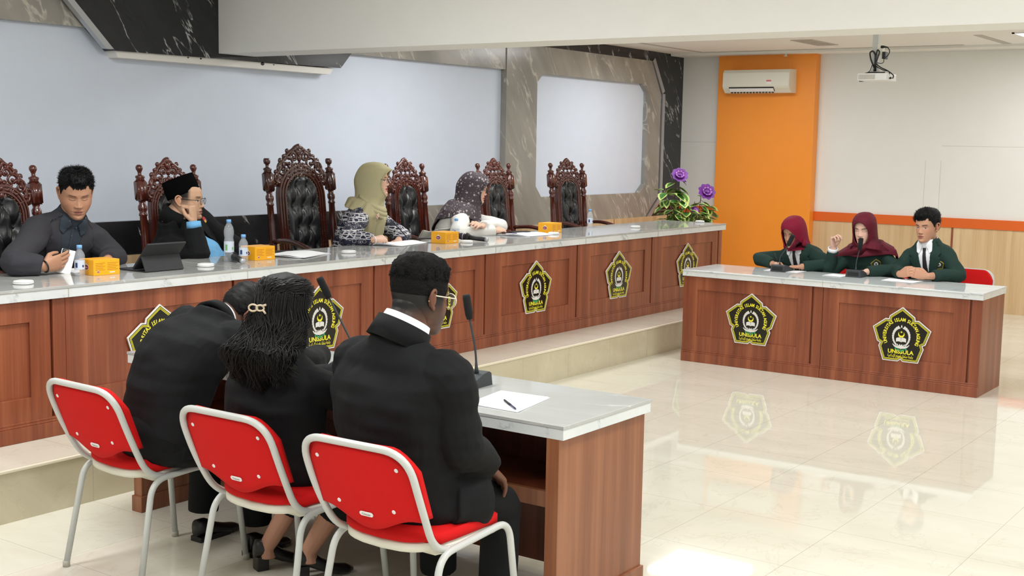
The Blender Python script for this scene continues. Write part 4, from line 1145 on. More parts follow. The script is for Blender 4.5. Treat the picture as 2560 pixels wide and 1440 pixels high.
def cloth(name, c, sc=900, st=0.25, rough=0.85, sheen=0.0, fold=0.35):
    n = N(name); n.set(Base_Color=c, Roughness=rough); n.b.inputs['Specular IOR Level'].default_value = 0.25
    if sheen: n.b.inputs['Sheen Weight'].default_value = sheen
    a = n.noise(n.coord(), sc, 2); f = n.noise(n.coord((1, 1, 0.7)), 9.0, 3, 0.5, 0.4)
    b1 = n.n('ShaderNodeBump'); b1.inputs['Strength'].default_value = fold; b1.inputs['Distance'].default_value = 0.02; n.l(f, b1.inputs['Height'])
    b2 = n.n('ShaderNodeBump'); b2.inputs['Strength'].default_value = st; b2.inputs['Distance'].default_value = 0.001; n.l(a, b2.inputs['Height']); n.l(b1.outputs[0], b2.inputs['Normal'])
    n.l(b2.outputs[0], n.b.inputs['Normal'])
    return n.m
HK = np.array([  # z, front x, back x, half width
    (-0.1215, 0.062, 0.052, 0.004), (-0.119, 0.080, 0.040, 0.020), (-0.112, 0.090, 0.020, 0.034), (-0.098, 0.094, -0.005, 0.046), (-0.080, 0.093, -0.030, 0.055), (-0.060, 0.092, -0.055, 0.062),
    (-0.035, 0.090, -0.078, 0.068), (0.0, 0.089, -0.096, 0.073), (0.030, 0.094, -0.103, 0.0765), (0.060, 0.089, -0.103, 0.0765), (0.085, 0.072, -0.090, 0.069), (0.104, 0.045, -0.066, 0.052), (0.114, 0.018, -0.038, 0.030), (0.118, -0.004, -0.012, 0.006)])
_zf = np.linspace(HK[0, 0], HK[-1, 0], 500)
def _sm(c):
    y = np.interp(_zf, HK[:, 0], HK[:, c]); k = np.exp(-np.linspace(-2.2, 2.2, 23)**2); k /= k.sum()
    yp = np.concatenate([np.repeat(y[0], 11), y, np.repeat(y[-1], 11)]); return np.convolve(yp, k, 'valid')
HF, HB, HW = _sm(1), _sm(2), _sm(3)
def prof(z): return np.interp(z, _zf, HF), np.interp(z, _zf, HB), np.interp(z, _zf, HW)
G = lambda v, s: np.exp(-(v/s)**2)
def head_grid(o):
    """o: options. returns P (nz,np,3) in head space (x forward, y left, z up, eyes at z=0), phi, z"""
    u = np.linspace(-PI, PI, 112, endpoint=False); phi = u-0.5*np.sin(u)
    zs = np.concatenate([np.linspace(-0.1213, -0.106, 9), np.linspace(-0.1045, 0.034, 74), np.linspace(0.038, 0.1178, 22)])
    Z, F_ = np.meshgrid(zs, phi, indexing='ij')
    xf, xb, w = prof(Z); w = w*(1+o.get('fat', 0)*np.exp(-((Z+0.05)/0.05)**2)); xm = np.clip(-0.012+0*Z, xb+0.004, xf-0.004)
    c, s = np.cos(F_), np.sin(F_)
    X = np.where(c > 0, xm+(xf-xm)*np.abs(c)**0.86, xm-(xm-xb)*np.abs(c)**0.92); Y = w*np.sign(s)*np.abs(s)**0.88
    ay = np.abs(Y); fr = np.clip(c*2.2, 0, 1)
    nh = np.interp(Z, [-0.047, -0.0425, -0.037, -0.031, -0.024, -0.008, 0.006, 0.022], [0, 0.011, 0.0195, 0.0215, 0.0175, 0.009, 0.0045, 0.0])*o.get('nose', 1.0)
    nw = np.interp(Z, [-0.045, -0.032, -0.01, 0.02], [0.0125, 0.0125, 0.0085, 0.009])
    D = nh*np.exp(-(np.abs(Y)/nw)**2.2)
    D += 0.0075*o.get('nose', 1.0)*G(ay-0.0135, 0.0065)*G(Z+0.0375, 0.0065)
    D += -0.0095*G(ay-0.031, 0.016)*G(Z-0.004, 0.011)+0.0062*G(ay-0.031, 0.0125)*G(Z+0.001, 0.0085)
    D += 0.0035*G(ay-0.028, 0.022)*G(Z-0.021, 0.007)
    D += 0.0068*G(Y, 0.021)*G(Z+0.0625, 0.0055)+0.0078*G(Y, 0.018)*G(Z+0.0755, 0.0062)-0.0042*G(Y, 0.024)*G(Z+0.0690, 0.0022)
    D += -0.003*G(Y, 0.02)*G(Z+0.086, 0.005)+0.006*G(Y, 0.018)*G(Z+0.103, 0.012)+0.004*G(ay-0.046, 0.02)*G(Z+0.028, 0.022)
    D += -0.0020*G(ay-0.024, 0.004)*G(Z+0.055, 0.016)
    X = X+D*fr
    return np.stack([X, Y, Z], -1), phi, zs
def head_color(P, o):
    X, Y, Z = P[..., 0], P[..., 1], P[..., 2]; ay = np.abs(Y); front = np.clip((X-0.03)/0.03, 0, 1)
    sk = np.array(o['skin'][:3]); col = np.ones(P.shape)*sk
    def lay(m, c):
        nonlocal col
        m = np.clip(m, 0, 1)[..., None]; col = col*(1-m)+np.array(c[:3])*m
    dk = sk*np.array([0.45, 0.36, 0.32])
    lay(front*0.35*G(ay-0.05, 0.02)*G(Z+0.03, 0.02), sk*np.array([1.12, 0.86, 0.80]))
    hair = np.array(o.get('haircol', (0.012, 0.011, 0.011)))
    if 'fade' in o:          # clipped hair shading into the skin of nape and temples
        z0, z1 = o['fade']; zz = Z+np.clip(X, -0.1, 0.05)*(-0.25)
        lay(np.clip((zz-z0)/(z1-z0), 0, 1)*np.clip((0.052-X)/0.02, 0, 1)*np.where(X > 0.0, np.clip((ay-0.045)*80, 0, 1), 1.0), hair)
    if o.get('stubble'): lay(front*o['stubble']*np.clip((-Z-0.048)/0.02, 0, 1)*np.clip(1-G(Y, 0.02)*G(Z+0.069, 0.009), 0, 1)+o['stubble']*0.8*np.clip((-Z-0.02)/0.03, 0, 1)*np.clip((ay-0.045)/0.012, 0, 1)*np.clip(X/0.02, 0, 1), dk*0.55)
    if 'roots' in o: lay(np.clip((o['roots'](P)+0.0005)/0.003, 0, 0.9), hair)
    lips = front*np.clip(1.3-((Y/0.0235)**2+((Z+0.069-0.0015*(Z > -0.069))/0.0105)**2)*1.1, 0, 1)
    lay(lips*1.6, o.get('lips', sk*np.array([0.82, 0.52, 0.48])))
    lay(front*G(Z+0.0690, 0.0017)*np.clip((0.024-ay)/0.004, 0, 1)*0.9, dk*0.5)
    if o.get('mouth_open'): lay(front*G(Z+0.0695, 0.0045)*np.clip((0.016-ay)/0.004, 0, 1), (0.03, 0.012, 0.012))
    bz = 0.0200+0.0035*np.sin(np.clip((ay-0.012)/0.042, 0, 1)*PI*0.75)
    lay(front*np.exp(-((Z-bz)/o.get('browt', 0.0042))**2)*np.clip((ay-0.012)/0.004, 0, 1)*np.clip((0.054-ay)/0.008, 0, 1)*o.get('brow', 0.9), hair*1.5)
    e = (ay-0.0315)/0.0150; up = o.get('eyeh', 0.0046)*np.clip(1-e*e, 0, 1); ez = Z+0.0005
    if o.get('eyes', 'down') == 'open':
        ins = front*(np.abs(e) < 1)*np.clip((up-np.abs(ez))/0.0012+0.5, 0, 1)
        lay(ins, (0.62, 0.60, 0.57)); gx = o.get('gaze', 0.0)
        ir = np.hypot(Y-np.sign(Y)*0.0315-gx, ez)
        lay(ins*np.clip((0.0060-ir)/0.0012+0.5, 0, 1), (0.012, 0.008, 0.006))
        lay(front*(np.abs(e) < 1.05)*np.exp(-((ez-up)/0.0014)**2), (0.012, 0.010, 0.010))
    else:
        lay(front*(np.abs(e) < 1.1)*np.exp(-((ez+0.55*up+0.0005)/0.0017)**2), (0.014, 0.011, 0.011))
        lay(front*(np.abs(e) < 1.1)*0.5*np.exp(-((ez-0.0085+0.3*(up-0.0046))/0.0012)**2), dk)
    lay(front*0.8*G(ay-0.0075, 0.0033)*G(Z+0.0450, 0.0024), dk*0.3)
    return col
def grid_faces(nz, n, off=0, cap=True):
    f = []
    for j in range(nz-1):
        for i in range(n):
            k = (i+1) % n; f.append((off+j*n+i, off+j*n+k, off+(j+1)*n+k, off+(j+1)*n+i))
    if cap: f.append(tuple(off+i for i in reversed(range(n)))); f.append(tuple(off+(nz-1)*n+i for i in range(n)))
    return f
def bend(pts, n=5):
    """smooth a joint chain"""
    out = []
    pts = [V(p) for p in pts]
    for i in range(len(pts)-1):
        p0 = pts[max(i-1, 0)]; p1 = pts[i]; p2 = pts[i+1]; p3 = pts[min(i+2, len(pts)-1)]
        for k in range(n):
            t = k/n; out.append(0.5*((2*p1)+(p2-p0)*t+(2*p0-5*p1+4*p2-p3)*t*t+(3*p1-p0-3*p2+p3)*t**3))
    out.append(pts[-1]); return out
def hand(b, W, d, nrm, side, curl=(0.3, 0.35, 0.4, 0.45), thumb=0.4, k=1.0, spread=0.0):
    """palm and five fingers from wrist W along d, palm facing nrm; side 'L' / 'R'"""
    d = V(d).normalized(); nrm = V(nrm); nrm = (nrm-d*nrm.dot(d)).normalized()
    t = d.cross(nrm) if side == 'R' else nrm.cross(d)
    W = V(W)
    def rg(c, hw, hh): return [c+t*(hw*math.copysign(abs(math.cos(a))**0.8, math.cos(a)))+nrm*(hh*math.sin(a)) for a in [2*PI*i/16 for i in range(16)]]
    b.rings([rg(W-d*0.010*k, 0.022*k, 0.016*k), rg(W, 0.025*k, 0.018*k), rg(W+d*0.025*k, 0.034*k, 0.016*k), rg(W+d*0.06*k, 0.041*k, 0.0145*k), rg(W+d*0.088*k-nrm*0.001, 0.0405*k, 0.012*k), rg(W+d*0.096*k, 0.036*k, 0.008*k)])
    for i, (off, ls) in enumerate(((0.031, (0.041, 0.025, 0.020)), (0.0105, (0.046, 0.029, 0.022)), (-0.0105, (0.043, 0.027, 0.021)), (-0.030, (0.034, 0.021, 0.019)))):
        p = W+d*(0.086-0.004*abs(i-1.2))*k+t*off*k; a = 0.0
        dd0 = (d+t*(spread*(1.5-i)*0.5)).normalized()
        pts = [p-d*0.012*k, p]; c = curl[i]
        for j, l in enumerate(ls):
            a += c*(0.9, 1.1, 0.7)[j]
            dd = dd0*math.cos(a)+nrm*math.sin(a); p = p+dd*l*k; pts.append(p)
        b.tube(pts, [0.0095*k, 0.0093*k, 0.0086*k, 0.0079*k, 0.0066*k], 10, round_end=True)
    p = W+d*0.022*k+t*0.026*k+nrm*0.006*k; a = thumb
    d1 = (d*0.62+t*0.62*(1-0.5*a)+nrm*0.55*a).normalized(); d2 = (d*0.85+t*0.25*(1-a)+nrm*0.5*a-t*0.35*a).normalized(); d3 = (d*0.9-t*0.35*a+nrm*0.35*a).normalized()
    b.tube([p-d1*0.012*k, p+d1*0.036*k, p+d1*0.036*k+d2*0.031*k, p+d1*0.036*k+d2*0.031*k+d3*0.024*k], [0.0145*k, 0.0115*k, 0.0100*k, 0.0078*k], 10, round_end=True)
def srings(b, secs, n=28, e=0.85):
    """secs: (centre, axis_a, half_a, axis_b, half_b)"""
    rs = []
    for c, ua, a, ub, bb in secs:
        rs.append([c+ua*(a*math.copysign(abs(math.cos(q))**e, math.cos(q)))+ub*(bb*math.copysign(abs(math.sin(q))**e, math.sin(q))) for q in [2*PI*i/n for i in range(n)]])
    b.rings(rs)
class Person:
    def __init__(s, label, base, head, hf, hu, N_, Pv, F, sw, L, R, o, bulk=1.0, hunch=0.0, hs=1.0, ssl=0.088):
        s.t = thing('person', label, 'person', base)
        s.o = o; s.bulk = bulk; s.sw = sw; s.hs = hs
        s.H = frame4(head, hf, hu) @ Matrix.Diagonal((hs, hs, hs, 1)); s.N = V(N_); s.P = V(Pv); s.L = L; s.R = R
        U = (s.N-s.P).normalized(); F = V(F); F = (F-U*F.dot(U)).normalized(); s.U, s.F, s.left = U, F, U.cross(F)
        s.hunch = hunch
        s.sL = s.N+s.left*(sw-0.072)-U*ssl+F*(0.01+hunch*0.02); s.sR = s.N-s.left*(sw-0.072)-U*ssl+F*(0.01+hunch*0.02)
        s.T = Matrix((s.left, s.U, s.F)).transposed().to_4x4(); s.T.translation = s.N      # x left, y up, z out of the chest
    def spine(s, t):
        c = s.P.lerp(s.N, t)
        return c-s.F*(0.02+s.hunch*0.16)*math.sin(PI*min(1, max(0, t)))
    def torso(s, b, g=0.0, lo=-0.16, wide=1.0, hem=0.0):
        k = s.bulk; sw = s.sw
        prof_ = [(lo, 0.180*k+hem, 0.135*k+hem), (0.0, 0.186*k+hem*0.6, 0.138*k+hem*0.5), (0.25, 0.170*k, 0.124*k), (0.5, 0.172*k+0.01, 0.122*k), (0.70, max(0.176*k, sw*0.82), 0.124*k), (0.80, sw*0.86, 0.110*k), (0.875, sw*0.80, 0.094), (0.93, sw*0.66, 0.080), (0.985, sw*0.44, 0.070), (1.03, 0.082, 0.066), (1.07, 0.066, 0.060)]
        srings(b, [(s.spine(t)+s.F*(0.012 if 0.4 < t < 0.9 else 0), s.left, (a+g)*wide, s.F, bb+g) for t, a, bb in prof_])
        return b
    def arm(s, b, S, A, r, end=1.0):
        E, W = V(A['el']), V(A['wr'])
        We = E.lerp(W, end)
        ax = (S-E).normalized(); bx = (W-E).normalized()
        pts = bend([S+(s.N-S)*0.45-s.U*0.045, S-s.U*0.012, S.lerp(E, 0.5), E-(ax+bx)*0.012, E.lerp(We, 0.5), We], 4)
        rr = np.interp(np.linspace(0, 1, len(pts)), [0, 0.2, 0.4, 0.6, 0.8, 1.0], r)
        rr[0] *= 0.55; rr[1] *= 0.72; rr[2] *= 0.85; rr[3] *= 0.95
        b.tube(pts, list(rr), 16)
    def body(s, vox=0.0035, feet=None):
        b = B(); o = s.o
        s.torso(b, -0.035, 0.0)
        hc = s.H @ V((-0.030, 0, -0.055)); up = (s.H.to_3x3() @ V((0, 0, 1))).normalized()
        nr = o.get('neck', 0.058)
        b.tube(bend([s.N-s.U*0.06, s.N-s.U*0.005, (s.N+hc)*0.5-s.F*0.004, hc, hc+up*0.05], 3), [nr*1.05]*3+[nr*1.02]*3+[nr]*3+[nr*0.98]*3+[nr*0.9], 18)
        for S, A, sd in ((s.sL, s.L, 'L'), (s.sR, s.R, 'R')):
            s.arm(b, S, A, [0.05, 0.045, 0.042, 0.040, 0.033, 0.025])
            h = A.get('hand')
            if h: hand(b, A['wr'], h[0], h[1], sd, *h[2:])
        if feet:
            for kn, an in feet: b.tube([V(kn), V(kn).lerp(V(an), 0.35), V(an), V(an)-V((0, 0, 0.05))], [0.05, 0.053, 0.033, 0.036], 12)
        co, fs = voxel(b, vox, 3)
        P, phi, zs = head_grid(o); nz, n = P.shape[:2]
        Hm = np.array(s.H); hp = P.reshape(-1, 3) @ Hm[:3, :3].T+Hm[:3, 3]
        hcx = head_color(P, o).reshape(-1, 3)
        off = len(co); allf = fs+[tuple(q+off for q in f) for f in grid_faces(nz, n)]
        # ears
        eb = B()
        for sd in (() if o.get('noears') else (-1, 1)):
            q = 0.074
            rim = [(-0.030, 0.004, 0.010), (-0.034, 0.014, 0.030), (-0.022, 0.019, 0.034), (-0.006, 0.014, 0.022), (0.004, 0.008, 0.000)]
            path = [V((-0.004, sd*(q+0.000), 0.012)), V((-0.010, sd*(q+0.007), 0.024)), V((-0.022, sd*(q+0.013), 0.028)), V((-0.034, sd*(q+0.017), 0.018)), V((-0.035, sd*(q+0.015), 0.000)), V((-0.026, sd*(q+0.010), -0.018)), V((-0.014, sd*(q+0.006), -0.032)), V((-0.006, sd*(q+0.001), -0.034))]
            eb.tube(bend(path, 3), 0.0050, 8, round_end=True)
            eb.ball((-0.019, sd*(q+0.006), -0.004), 0.017, 0.005, 0.026, None, 12, 8)
            eb.ball((-0.010, sd*(q+0.004), -0.030), 0.008, 0.005, 0.009, None, 10, 6)
        if o.get('noears'): eb.ball((-0.02, 0, 0), 0.01)
        eb.xf(s.H); em = eb.tomesh(); ec = np.array([v.co for v in em.vertices]); ef = [tuple(p.vertices) for p in em.polygons]; bpy.data.meshes.remove(em)
        off2 = off+len(hp); allf += [tuple(q+off2 for q in f) for f in ef]
        sk = np.array(o['skin'][:3]); nc = np.ones((len(co), 3))*sk
        nc = nc*0.96
        if 'fade' in o:
            Hi = np.array(s.H.inverted()); lc = co @ Hi[:3, :3].T+Hi[:3, 3]; nr_ = (np.linalg.norm(lc, axis=1) < 0.16)[:, None]; nc = np.where(nr_, head_color(np.where(nr_, lc, 0.0), {k_: v_ for k_, v_ in o.items() if k_ in ('skin', 'fade')})*0.98, nc)
        col = np.concatenate([nc, hcx, np.ones((len(ec), 3))*sk*np.array([1.0, 0.88, 0.84])])
        s.bo = mesh_obj('body', np.concatenate([co, hp, ec]), allf, SKIN, s.t, col)
        s.HP = P; s.phi = phi; s.zs = zs
        return s
    def garment(s, name, mat, sleeve=(0.088, 0.080, 0.068, 0.064, 0.056, 0.046), end=0.93, lo=-0.16, g=0.014, vox=0.006, hem=0.0, amp=0.004, extra=None, arms=True, seed=0.0, smooth=5):
        b = B(); s.torso(b, g, lo, 1.0, hem)
        if arms:
            s.arm(b, s.sL, s.L, sleeve, s.L.get('end', end)); s.arm(b, s.sR, s.R, sleeve, s.R.get('end', end))
        if extra: extra(b)
        co, fs = voxel(b, vox, smooth)
        if amp:
            ns = np.array([noise.noise_vector(V((c[0]*11+seed, c[1]*11, c[2]*15))) for c in co]); co = co+ns*amp
            ns = np.array([noise.noise(V((c[0]*5+seed, c[1]*5-seed, c[2]*26))) for c in co]); ax = co-np.array(s.P.lerp(s.N, 0.5)); ax /= np.linalg.norm(ax, axis=1, keepdims=True)+1e-6; co = co+ax*(ns*amp*0.9)[:, None]
        hb = B(); s.torso(hb, g, lo, 1.0, hem)
        if extra: extra(hb)
        up = (s.H @ V((-0.03, 0, -0.06))-s.N).normalized()
        hb.tube([s.N-s.U*0.06, s.N, s.N+up*0.14], [0.075, 0.070, 0.066], 18)
        hc, hf = voxel(hb, 0.008, 6); rch = 0.30
        s.bvh = BVHTree.FromPolygons([V(c) for c in hc.tolist()], hf)
        s.bvh_g = BVHTree.FromPolygons([V(c) for c in co.tolist()], fs)
        s.jk = mesh_obj(name, co, fs, mat, s.t)
        return s.jk
    def decal(s, name, poly, mat, off=0.002, th=0.004, parent=None, T=None, label=None, bvh=None, res=0.018):
        """a flat-cut piece laid on the garment: polygon in chest space (x to the wearer's left, y up)"""
        T = T or s.T; bm = bmesh.new(); bv = bvh or s.bvh
        vs = [bm.verts.new((x, y, 0)) for x, y in poly]
        es = [bm.edges.new((vs[i], vs[(i+1) % len(vs)])) for i in range(len(vs))]
        bmesh.ops.triangle_fill(bm, use_beauty=True, edges=es)
        for _ in range(5):
            le = [e for e in bm.edges if e.calc_length() > res]
            if not le: break
            bmesh.ops.subdivide_edges(bm, edges=le, cuts=1); bmesh.ops.triangulate(bm, faces=bm.faces)
        R3 = T.to_3x3(); out = (R3 @ V((0, 0, 1))).normalized(); last = None
        for v in bm.verts:
            o_ = T @ V((v.co.x, v.co.y, 0.5))
            hit, nrm, _, dist = bv.ray_cast(o_, -out, 0.72)
            if hit is None:
                hit, nrm, _, dist = bv.find_nearest(T @ V((v.co.x, v.co.y, 0.05)))
            g2 = s.bvh_g.ray_cast(hit+out*0.022, -out, 0.05)[0]
            if g2 is not None and (g2-hit).dot(out) > 0: hit = g2
            v.co = hit+out*off
        bmesh.ops.smooth_vert(bm, verts=bm.verts, factor=0.5, use_axis_x=True, use_axis_y=True, use_axis_z=True)
        for v in bm.verts: v.co += out*0.0012
        bmesh.ops.recalc_face_normals(bm, faces=bm.faces)
        fl = sum((f.normal.dot(out) for f in bm.faces))
        if fl < 0: bmesh.ops.reverse_faces(bm, faces=bm.faces)
        ex = bmesh.ops.extrude_face_region(bm, geom=list(bm.faces))
        for v in ex['geom']:
            if isinstance(v, bmesh.types.BMVert): v.co += out*th
        me = bpy.data.meshes.new(name); bm.to_mesh(me); bm.free()
        pr = parent or s.jk; me.transform(WM[pr].inverted())
        me.polygons.foreach_set('use_smooth', [True]*len(me.polygons))
        return link(name, me, mat, pr, None, label)
    def suit_front(s, m_jk, m_shirt, m_tie=None, depth=0.30, wide=0.062, badge=True, lapel=True, shirt_name='shirt'):
        d = depth
        s.decal(shirt_name, [(-wide, 0.045), (wide, 0.045), (wide*0.9, -0.03), (0.006, -d), (-0.006, -d), (-wide*0.9, -0.03)], m_shirt, 0.0015, 0.003)
        if m_tie:
            s.decal('tie', [(-0.017, -0.012), (0.017, -0.012), (0.012, -0.045), (0.027, -d*0.85), (0.004, -d*0.99), (-0.02, -d*0.85), (-0.012, -0.045)], m_tie, 0.006, 0.005)
        for sg in (-1, 1):
            if lapel:
                q = [(wide*0.92, 0.05), (wide+0.036, 0.02), (wide+0.062, -0.072), (wide+0.042, -0.082), (wide+0.060, -0.098), (0.022, -d-0.02), (0.0, -d), (wide*0.62, -0.10)]
                q = [(sg*x, y) for x, y in q]
                s.decal('lapel', q if sg > 0 else q[::-1], m_jk, 0.004, 0.005)
            q = [(wide*0.15, 0.006), (wide*0.72, 0.05), (wide*1.0, 0.02), (wide*0.95, -0.045), (wide*0.62, -0.062)]
            q = [(sg*x, y) for x, y in q]
            s.decal('shirt_collar', q if sg > 0 else q[::-1], m_shirt, 0.009, 0.004)
        if badge: s.badge(0.105, -0.15)
    def badge(s, x, y, k=0.19):
        p5 = [(0, 0.205), (-0.216, 0.045), (-0.131, -0.2), (0.131, -0.2), (0.216, 0.045)]
        f = lambda q: [(x+a*k*q, y+b_*k*q) for a, b_ in p5]
        bd = s.decal('jacket_badge', f(1.0), MT['gold'], 0.002, 0.002, res=0.01)
        s.decal('badge_field', f(0.84), MT['badge_green'], 0.0040, 0.001, bd, res=0.01)
        s.decal('badge_crest', [(x+0.016*math.cos(a), y+0.016*math.sin(a)) for a in [2*PI*i/12 for i in range(12)]], MT['sign_white'], 0.0055, 0.001, bd, res=0.01)
        s.decal('badge_center', [(x+0.009*math.cos(a), y+0.009*math.sin(a)) for a in [2*PI*i/10 for i in range(10)]], MT['badge_green'], 0.0068, 0.001, bd, res=0.01)
    def neck_ring(s, name, mat, r, h, up=0.03, th=0.006, tilt=0.25, back=0.0, parent=None, gap=0.0, ry=1.0):
        """standing collar round the neck; open by gap radians at the throat"""
        nd = (s.H @ V((-0.035, 0, -0.07))-s.N).normalized(); c = s.N+nd*up; u = (nd*0.6+s.U*0.4+s.F*tilt*0.7).normalized(); f = (s.F-u*s.F.dot(u)).normalized(); l = u.cross(f)
        b = B(); n = 40; rs = []
        for i in range(n+1):
            a = gap/2+(2*PI-gap)*i/n; d = f*math.cos(a)+l*math.sin(a)*ry
            hh = h*(0.75+0.25*(1-math.cos(a))/2)
            p = c+d*r-f*back
            rs.append([p-u*h*0.6, p+u*hh*0.5-d*0.004, p+u*hh*0.5+d*(th-0.004)*1.0, p-u*h*0.65+d*(th+0.008)])
        b.rings(rs, cap=True)
        return b.build(name, mat, parent or s.t, world=True)
    def hair(s, mat, fn, amp=0.004, sc=70, name='hair', extra=None):
        """shell over the scalp: fn(P) -> thickness array (<=0 where bare)"""
        P = s.HP; n_ = P-np.array([-0.012, 0, 0.0]); n_[..., 2] *= 0.9; n_ /= np.linalg.norm(n_, axis=-1, keepdims=True)
        th = fn(P); nz, n = th.shape
        flat = P.reshape(-1, 3)
        nn = np.array([noise.noise(V((p[0]*sc, p[1]*sc, p[2]*sc*0.8)))+0.6*noise.noise(V((p[0]*sc*2.3, p[1]*sc*2.3, p[2]*sc*1.6+7))) for p in flat]).reshape(nz, n)
        t2 = th+np.clip(th/0.01, 0, 1)*amp*nn
        Q = P+n_*np.where(th > 0, t2, -0.004)[..., None]
        Hm = np.array(s.H); q = Q.reshape(-1, 3) @ Hm[:3, :3].T+Hm[:3, 3]
        keep = th > 0; fs = []
        for f in grid_faces(nz, n, 0, True):
            if len(f) == 4:
                if any(keep[i//n, i % n] for i in f): fs.append(f)
            elif all(keep[i//n, i % n] for i in f): fs.append(f)
        used = sorted({i for f in fs for i in f}); mp = {u: k for k, u in enumerate(used)}
        return mesh_obj(name, q[used], [tuple(mp[i] for i in f) for f in fs], mat, s.t)
    def strands(s, mat, fn, count, length, r=0.0011, name='hair_tufts', spiky=0.5, seed=1, lift=0.35):
        rnd = random.Random(seed); P = s.HP; th = fn(P); nz, n = th.shape; b = B(); R3 = s.H
        idx = [(j, i) for j in range(nz) for i in range(n) if th[j, i] > 0.004]
        for _ in range(count):
            j, i = rnd.choice(idx); p = V(P[j, i]); nr = (p-V((-0.012, 0, 0.0))).normalized()
            base = p+nr*(th[j, i]*0.7); d = (nr*lift+V((0.55, rnd.uniform(-0.5, 0.5), 0.25))*spiky+V((rnd.uniform(-1, 1), rnd.uniform(-1, 1), rnd.uniform(-1, 1)))*0.35).normalized()
            l = length*rnd.uniform(0.6, 1.2); d2 = (d+nr*0.1-V((0, 0, 0.35))*(1-spiky)).normalized()
            b.tube([R3 @ base, R3 @ (base+d*l*0.5), R3 @ (base+d*l*0.5+d2*l*0.5)], [r, r*0.9, r*0.25], 3)
        return b.build(name, mat, s.t, world=True, recalc=False)
    def glasses(s, mat, r=(0.0235, 0.019), x=0.108, th=0.0013, lens=True, round_=1.0):
        b = B(); H = s.H
        for sg in (-1, 1):
            pts = [H @ V((x-0.006*abs(math.cos(a)*r[0]*sg+sg*0.032)/0.055, sg*0.032+r[0]*math.copysign(abs(math.cos(a))**round_, math.cos(a)), -0.004+r[1]*math.copysign(abs(math.sin(a))**round_, math.sin(a)))) for a in [2*PI*i/24 for i in range(25)]]
            b.tube(pts, th, 6)
            b.tube([H @ V((x-0.007, sg*0.0555, 0.004)), H @ V((x-0.016, sg*0.071, 0.006)), H @ V((0.0, sg*0.080, 0.010)), H @ V((-0.02, sg*0.081, 0.012)), H @ V((-0.035, sg*0.081, -0.01))], th*1.05, 6)
        b.tube([H @ V((x, -0.009, 0.0)), H @ V((x+0.003, 0, 0.003)), H @ V((x, 0.009, 0.0))], th, 6)
        g = b.build('glasses', mat, s.t, world=True)
        if lens:
            b = B()
            for sg in (-1, 1):
                b.face([b.bm.verts.new(H @ V((x-0.005*abs(math.cos(a)*r[0]*sg+sg*0.032)/0.055, sg*0.032+r[0]*math.copysign(abs(math.cos(a))**round_, math.cos(a)), -0.004+r[1]*math.copysign(abs(math.sin(a))**round_, math.sin(a))))) for a in [2*PI*i/24 for i in range(24)]])
            b.build('lens', MT['lens'], g, world=True)
    def legs(s, mat, kn, an, r=(0.098, 0.088, 0.066, 0.058, 0.052), name='trousers', hem=0.07, seat=True):
        b = B()
        for sg, k_, a_ in ((1, kn[0], an[0]), (-1, kn[1], an[1])):
            h = s.P+s.left*0.095*sg-s.U*0.02; k_, a_ = V(k_), V(a_)
            e = k_.lerp(a_, 1-hem/(k_-a_).length)
            pts = bend([h-s.F*0.04, h+(k_-h)*0.3, k_-(k_-h).normalized()*0.03, k_+(a_-k_).normalized()*0.06, e], 4)
            rr = np.interp(np.linspace(0, 1, len(pts)), [0, 0.3, 0.5, 0.75, 1], r); b.tube(pts, list(rr), 16)
        b.ball(s.P-s.U*0.02-s.F*0.02, 0.15, 0.19, 0.11, basis(s.F, s.U), 20, 14)
        co, fs = voxel(b, 0.008, 5)
        return mesh_obj(name, co, fs, mat, s.t)
    def shoe(s, mat, a, d, heel=0.02, name='shoe', ln=0.25):
        a = V(a); d = V(d).normalized(); l = V((0, 0, 1)).cross(d); z = V((0, 0, 1)); b = B(); rs = []
        for u, w, h, zb in ((-0.055, 0.018, 0.05, heel), (-0.045, 0.032, 0.075, heel), (0.0, 0.038, 0.075, heel*0.9), (0.06, 0.042, 0.055, heel*0.35), (0.12, 0.047, 0.042, 0.0), (0.165, 0.040, 0.034, 0.0), (ln-0.06, 0.020, 0.022, 0.002)):
            c = V((a.x, a.y, 0.0))+d*u
            rs.append([c+l*(w*math.cos(q))+z*(zb+0.004+h*(0.5+0.5*math.sin(q))) for q in [2*PI*i/16 for i in range(16)]])
        b.rings(rs)
        if heel > 0.03: b.box(-0.05, 0.0, -0.027, 0.027, 0, heel+0.01, 0.004, frame4((a.x, a.y, 0), d))
        else: b.box(-0.05, 0.12, -0.034, 0.034, 0, heel+0.004, 0.004, frame4((a.x, a.y, 0), d))
        return b.build(name, mat, s.t, world=True)
HJ = np.array([(0.139, -0.004, -0.016, 0.008), (0.134, 0.045, -0.060, 0.044), (0.118, 0.078, -0.094, 0.066), (0.09, 0.102, -0.116, 0.084), (0.06, 0.111, -0.126, 0.091), (0.03, 0.108, -0.131, 0.093), (0.0, 0.102, -0.135, 0.093), (-0.04, 0.095, -0.139, 0.094), (-0.08, 0.090, -0.144, 0.097), (-0.112, 0.088, -0.150, 0.102), (-0.130, 0.084, -0.154, 0.106)])
